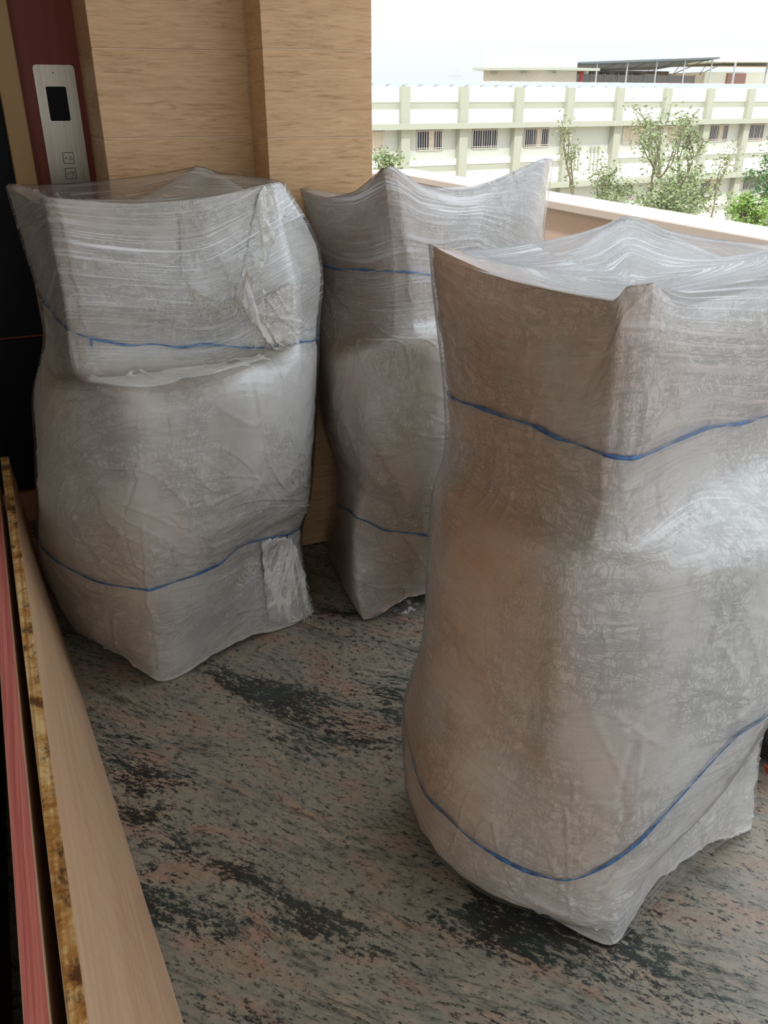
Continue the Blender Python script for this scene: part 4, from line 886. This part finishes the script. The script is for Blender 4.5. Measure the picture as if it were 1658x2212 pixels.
# solar panels on the roof edge
M_pv = plain('solar_cells', lin(120, 130, 158), .25, .6); M_al = plain('aluminium_frame', lin(232, 234, 238), .4)
pv0 = None
for i in range(38):
    x = (24+i*1.42)*.75; yy = 45.9; zz = zf(2.40)
    P = RM @ Vector((x, yy, zz))
    if pv0 is None:
        pv0 = empty('solar_panel', P, RZ+R(-52))
        Mt = Matrix.Rotation(R(13), 4, 'X')
        f = MB()
        f.box((-.42, 0, 0), (-.395, 1.25, .04), Mt); f.box((.395, 0, 0), (.42, 1.25, .04), Mt); f.box((-.42, 0, 0), (.42, .03, .04), Mt); f.box((-.42, 1.21, 0), (.42, 1.25, .04), Mt)
        f.box((-.03, 1.1, -.2), (.03, 1.16, 0), Mt)
        f.obj('frame', M_al, pv0); MB().box((-.395, .03, .01), (.395, 1.21, .034), Mt).obj('cell_sheet', M_pv, pv0); r = pv0
    else:
        r = pv0.copy(); COL.objects.link(r); r.location = P; r.rotation_euler = (0, 0, RZ+R(-52))
        for ch in list(pv0.children):
            c = ch.copy(); COL.objects.link(c); c.parent = r
    tag(r, 'grey blue solar panel in the row along the roof edge of the long building', 'solar panel', 'solar panels along the roof edge')
# roof-top water tank house
def wpt(e, D, z): return RM @ Vector((e*.75, D*.75, zf(z)))
def prism(name, quad, z0, z1, mat, par):
    o_ = Vector(par.location)
    pts = [wpt(e, D, z0)-o_ for e, D in quad]+[wpt(e, D, z1)-o_ for e, D in quad]
    return MB().hexa(pts).obj(name, mat, par)
tk = empty('water_tank_house', wpt(59, 75, 2.36))
prism('wall', ((54.7, 79.5), (59.2, 75.6), (63.6, 75.6), (60, 82)), 2.36, 4.12, M_shut, tk)
prism('roof_slab', ((53.2, 79.3), (59.0, 74.2), (65.4, 74.2), (61, 83)), 4.12, 4.36, M_gr, tk)
prism('tank', ((54.7, 79.5), (59.2, 75.4), (63.4, 75.4), (60, 82)), 4.36, 5.88, plain('weathered_cream', lin(216, 212, 194), .9), tk)
for e, D in ((55.3, 78.4), (57.6, 76.4), (60.3, 74.8), (64.3, 74.8)): prism('bracket', ((e-.1, D), (e+.15, D), (e+.15, D+.5), (e-.1, D+.5)), 3.85, 4.12, M_gr, tk)
for e, D in ((55.1, 78.6), (57.1, 76.8)): prism('pipe', ((e-.05, D), (e+.05, D), (e+.05, D+.08), (e-.05, D+.08)), 4.36, 6.25, M_wh, tk)
prism('drain_pipe', ((64.1, 75.5), (64.3, 75.5), (64.3, 75.7), (64.1, 75.7)), 2.36, 4.12, plain('red_pipe', lin(190, 60, 60)), tk)
tag(tk, 'cream rooftop water tank house with overhanging slab, left of the dark roofed shed', 'roof structure')
M_shr = plain('dark_sheet_roof', lin(98, 106, 110), .6); M_mesh = plain('brown_grey_screen', lin(160, 150, 146), .8); M_pst = plain('grey_post', lin(176, 178, 178), .6)
sh = empty('rooftop_shed', wpt(73, 77, 2.36)); so = Vector(sh.location)
def q8(name, pts, mat, par):
    o_ = Vector(par.location); return MB().hexa([p-o_ for p in pts]).obj(name, mat, par)
q8('roof', [wpt(63.6, 75, 4.75), wpt(83.3, 75, 5.55), wpt(86, 88, 4.75), wpt(65, 88, 4.3), wpt(63.6, 75, 4.92), wpt(83.3, 75, 5.74), wpt(86, 88, 4.92), wpt(65, 88, 4.45)], M_shr, sh)
prism('rear_wall', ((64, 86), (87, 86), (87, 86.4), (64, 86.4)), 2.36, 4.6, M_mesh, sh)
for k in range(8):
    e = 66.0+k*2.45; prism('window_opening', ((e, 85.8), (e+1.4, 85.8), (e+1.4, 86.0), (e, 86.0)), 3.75, 4.25, M_win if k not in (0, 7) else M_wh, sh)
for k in range(9):
    e = 66.5+k*1.95; prism('screen_panel', ((e, 79), (e+1.85, 79), (e+1.85, 79.1), (e, 79.1)), 2.36, 3.95, M_mesh, sh)
    prism('screen_post', ((e+1.87, 78.9), (e+1.95, 78.9), (e+1.95, 79), (e+1.87, 79)), 2.36, 4.05, M_pst, sh)
for k in range(5):
    e = 66+k*4.15; prism('post', ((e, 75.4), (e+.12, 75.4), (e+.12, 75.5), (e, 75.5)), 2.36, 4.95+k*.15, M_pst, sh)
    m = MB(); a = wpt(e, 76, 4.0)-so
    m.tube([wpt(e+.1, 76, 4.75+k*.14)-so, wpt(e+2.2, 79, 4.1)-so], .03, 4); m.tube([wpt(e+2.2, 79, 4.1)-so, wpt(e+3.2, 76, 4.85+k*.14)-so], .03, 4)
    m.obj('truss', M_shr, sh)
tag(sh, 'open rooftop shed with dark sheet roof, posts and brown screen panels', 'shed')
rb = empty('white_roof_building', wpt(92, 73, 2.36))
prism('wall', ((84.6, 78), (104, 72), (106, 84), (88, 90)), 2.36, 4.35, M_wh, rb)
q8('roof', [wpt(82.0, 76, 5.25), wpt(106, 70, 5.5), wpt(108, 84, 5.5), wpt(86, 90, 5.1), wpt(82.0, 76, 5.36), wpt(106, 70, 5.72), wpt(108, 84, 5.7), wpt(86, 90, 5.3)], M_wh, rb)
prism('upper_block', ((87.6, 82), (104, 80), (106, 88), (90, 90)), 5.3, 6.9, M_wh, rb)
prism('window', ((87.2, 76.9), (89.4, 76.2), (89.4, 76.5), (87.2, 77.2)), 2.4, 4.2, plain('brown_window', lin(170, 130, 116)), rb)
for e in (85.5, 90.8): prism('post', ((e, 74.6), (e+.12, 74.6), (e+.12, 74.8), (e, 74.8)), 2.36, 5.3, M_pst, rb)
tag(rb, 'white rooftop building with pale sloping roof at right edge', 'building')
tw = empty('mast_tower', wpt(63.3, 98, -10.6)); to = Vector(tw.location); m = MB(); m2 = MB()
for k in range(7):
    e = 62.45+k*.29; m.tube([wpt(e, 98, -10.6)-to, wpt(e, 98, 4.1+.9*math.sin(math.pi*(k+.5)/7)+(.25 if k % 2 else 0))-to], .03, 4)
for z in (2.9, 3.5, 4.1): m2.tube([wpt(62.3, 98, z)-to, wpt(64.3, 98, z)-to], .025, 4)
m.obj('uprights', plain('mast_steel', lin(190, 196, 206)), tw)['kind'] = 'stuff'; m2.obj('cross_rails', M_pst, tw)
tag(tw, 'distant lattice mast tower standing above the roof line at left', 'tower')

# ---------------------------------------------------------------- trees between the balcony and the building
M_bark = plain('pale_bark', lin(118, 108, 90), .9)
M_leafA = plain('dusty_leaves', lin(132, 144, 102), .7, .3, vary=.12, scale=2); M_leafB = plain('bright_leaves', lin(122, 152, 72), .6, .3, vary=.15, scale=2); M_leafC = plain('mid_leaves', lin(92, 124, 76), .6, .3, vary=.15, scale=2)
def leaves_at(r, V, F, p, n, sp, size):
    for _ in range(n):
        c = p+Vector((r.gauss(0, sp), r.gauss(0, sp), r.gauss(0, sp*.7))); a = Vector((r.uniform(-1, 1), r.uniform(-1, 1), r.uniform(-.6, .6))).normalized()
        b = a.cross(Vector((r.uniform(-1, 1), r.uniform(-1, 1), r.uniform(-1, 1)))).normalized(); s = size*r.uniform(.6, 1.3); k = len(V)
        V += [c-a*s, c+b*s*.42, c+a*s, c-b*s*.42]; F.append((k, k+1, k+2, k+3))
def tree(name, base, h0, top, lab, seed, mleaf, nleaf=5, sp=.16, size=.085, fork=3, spread=.55, group=None, lo=.45, rad=.10):
    # bare lower trunk from the ground, forks from h0 up to top
    r = random.Random(seed); root = empty(name, (base[0], base[1], -7.55)); W = MB(); V = []; F = []
    H = top+7.55; h0 += 7.55
    def grow(p, d, L, rd, lev):
        pts = [p]; q = p.copy(); dd = d.copy()
        for k in range(4):
            dd = (dd+Vector((r.uniform(-.16, .16), r.uniform(-.16, .16), .06))).normalized(); q = q+dd*L/4; pts.append(q.copy())
            if lev >= 1 or k >= 2: leaves_at(r, V, F, q, nleaf if lev else 1, sp, size)
        W.tube(pts, [rd*(1-.12*k) for k in range(5)], 5)
        if lev < 4 and rd > .004:
            for k in range(fork if lev < 3 else 2):
                a = r.uniform(0, 6.28); nd = (dd+Vector((math.cos(a), math.sin(a), 0))*spread*r.uniform(.6, 1.2)+Vector((0, 0, .25))).normalized()
                grow(pts[-1 if k else 3], nd, L*r.uniform(.6, .85), rd*.58, lev+1)
    W.tube([(0, 0, 0), (r.uniform(-.1, .1), 0, h0*.5), (0, 0, h0)], [rad*1.3, rad*1.1, rad], 7)
    L = (H-h0)/2.75; grow(Vector((0, 0, h0)), Vector((r.uniform(-.1, .1), 0, 1)), L, rad*.9, 1)
    if fork > 2: grow(Vector((0, 0, h0*.96)), Vector((.5, .2, 1)).normalized(), L*.9, rad*.7, 1)
    W.obj('branches', M_bark, root, smooth=True)
    lf = mesh_obj('foliage', V, F, mleaf, root); lf['kind'] = 'stuff'
    tag(root, lab, 'tree', group); return root
def crown(name, base, cz, rr, lab, seed, mleaf, n, size):
    r = random.Random(seed); root = empty(name, (base[0], base[1], -7.55)); V = []; F = []; W = MB()
    W.tube([(0, 0, 0), (.1, 0, (cz+7.55)*.6), (0, 0, cz+7.55)], [.2, .15, .06], 8)
    for k in range(70):
        a, b = r.uniform(0, 6.28), r.uniform(-1, 1); q = (1-b*b)**.5; s = r.uniform(.45, 1)
        p = Vector((math.cos(a)*q*rr[0]*s, math.sin(a)*q*rr[1]*s, cz+7.55+b*rr[2]*s)); leaves_at(r, V, F, p, n, rr[0]*.16, size)
        W.tube([(0, 0, p.z*.8), p*.6+Vector((0, 0, p.z*.36)), p], [.03, .02, .008], 4)
    W.obj('branches', M_bark, root); lf = mesh_obj('foliage', V, F, mleaf, root); lf['kind'] = 'stuff'
    tag(root, lab, 'tree'); return root
tree('slender_tree', (20.05, 28), -2.6, .85, 'thin slender tree with sparse leaves, leftmost in front of the long building', 3, M_leafA, 5, .17, .075, 2, .35)
tree('young_tree', (19.85, 26), -3.0, -.25, 'low young tree just above the coping, second from left', 14, M_leafA, 4, .17, .07, 3, .6, rad=.05)
tree('slender_tree', (22.4, 27), -3.2, 1.35, 'tall thin forked tree left of the tallest one, before the building', 25, M_leafA, 5, .20, .08, 2, .45)
tree('young_tree', (20.4, 23.6), -3.6, -.5, 'bushy pale tree between the two tall thin trees', 37, M_leafA, 8, .26, .075, 3, .8, rad=.05)
tree('forked_tree', (25.4, 29), -2.9, 2.0, 'tallest forked tree with crooked grey branches and sparse leaves', 41, M_leafA, 6, .22, .085, 3, .75, rad=.12)
tree('young_tree', (18.3, 24), -3.4, -1.1, 'small leafy sapling seen just over the coping, below the barred window', 52, M_leafA, 6, .2, .07, 3, .7, rad=.04)
tree('slender_tree', (27.8, 29), -3.4, .1, 'thin bare stemmed tree right of the tallest tree', 63, M_leafA, 4, .2, .08, 2, .5, rad=.06)
tree('young_tree', (22.6, 25.2), -3.6, -.4, 'loose grey green tree under the tallest one', 68, M_leafA, 8, .28, .08, 3, .8, rad=.06)
crown('bright_tree', (26.2, 25.5), -2.6, (1.0, 1.0, .95), 'bright yellow green leafy tree at lower right above the coping', 72, M_leafB, 34, .085)
crown('dense_tree', (33.6, 31.0), -1.6, (1.5, 1.5, 1.7), 'dense mid green tree cut by the right edge of the view', 81, M_leafC, 40, .10)
tree('shrub_top', (9.55, 22), -.6, .42, 'small twiggy plant top beside the tiled pier, left end of the view outside', 95, M_leafA, 4, .12, .06, 3, .9, rad=.02)
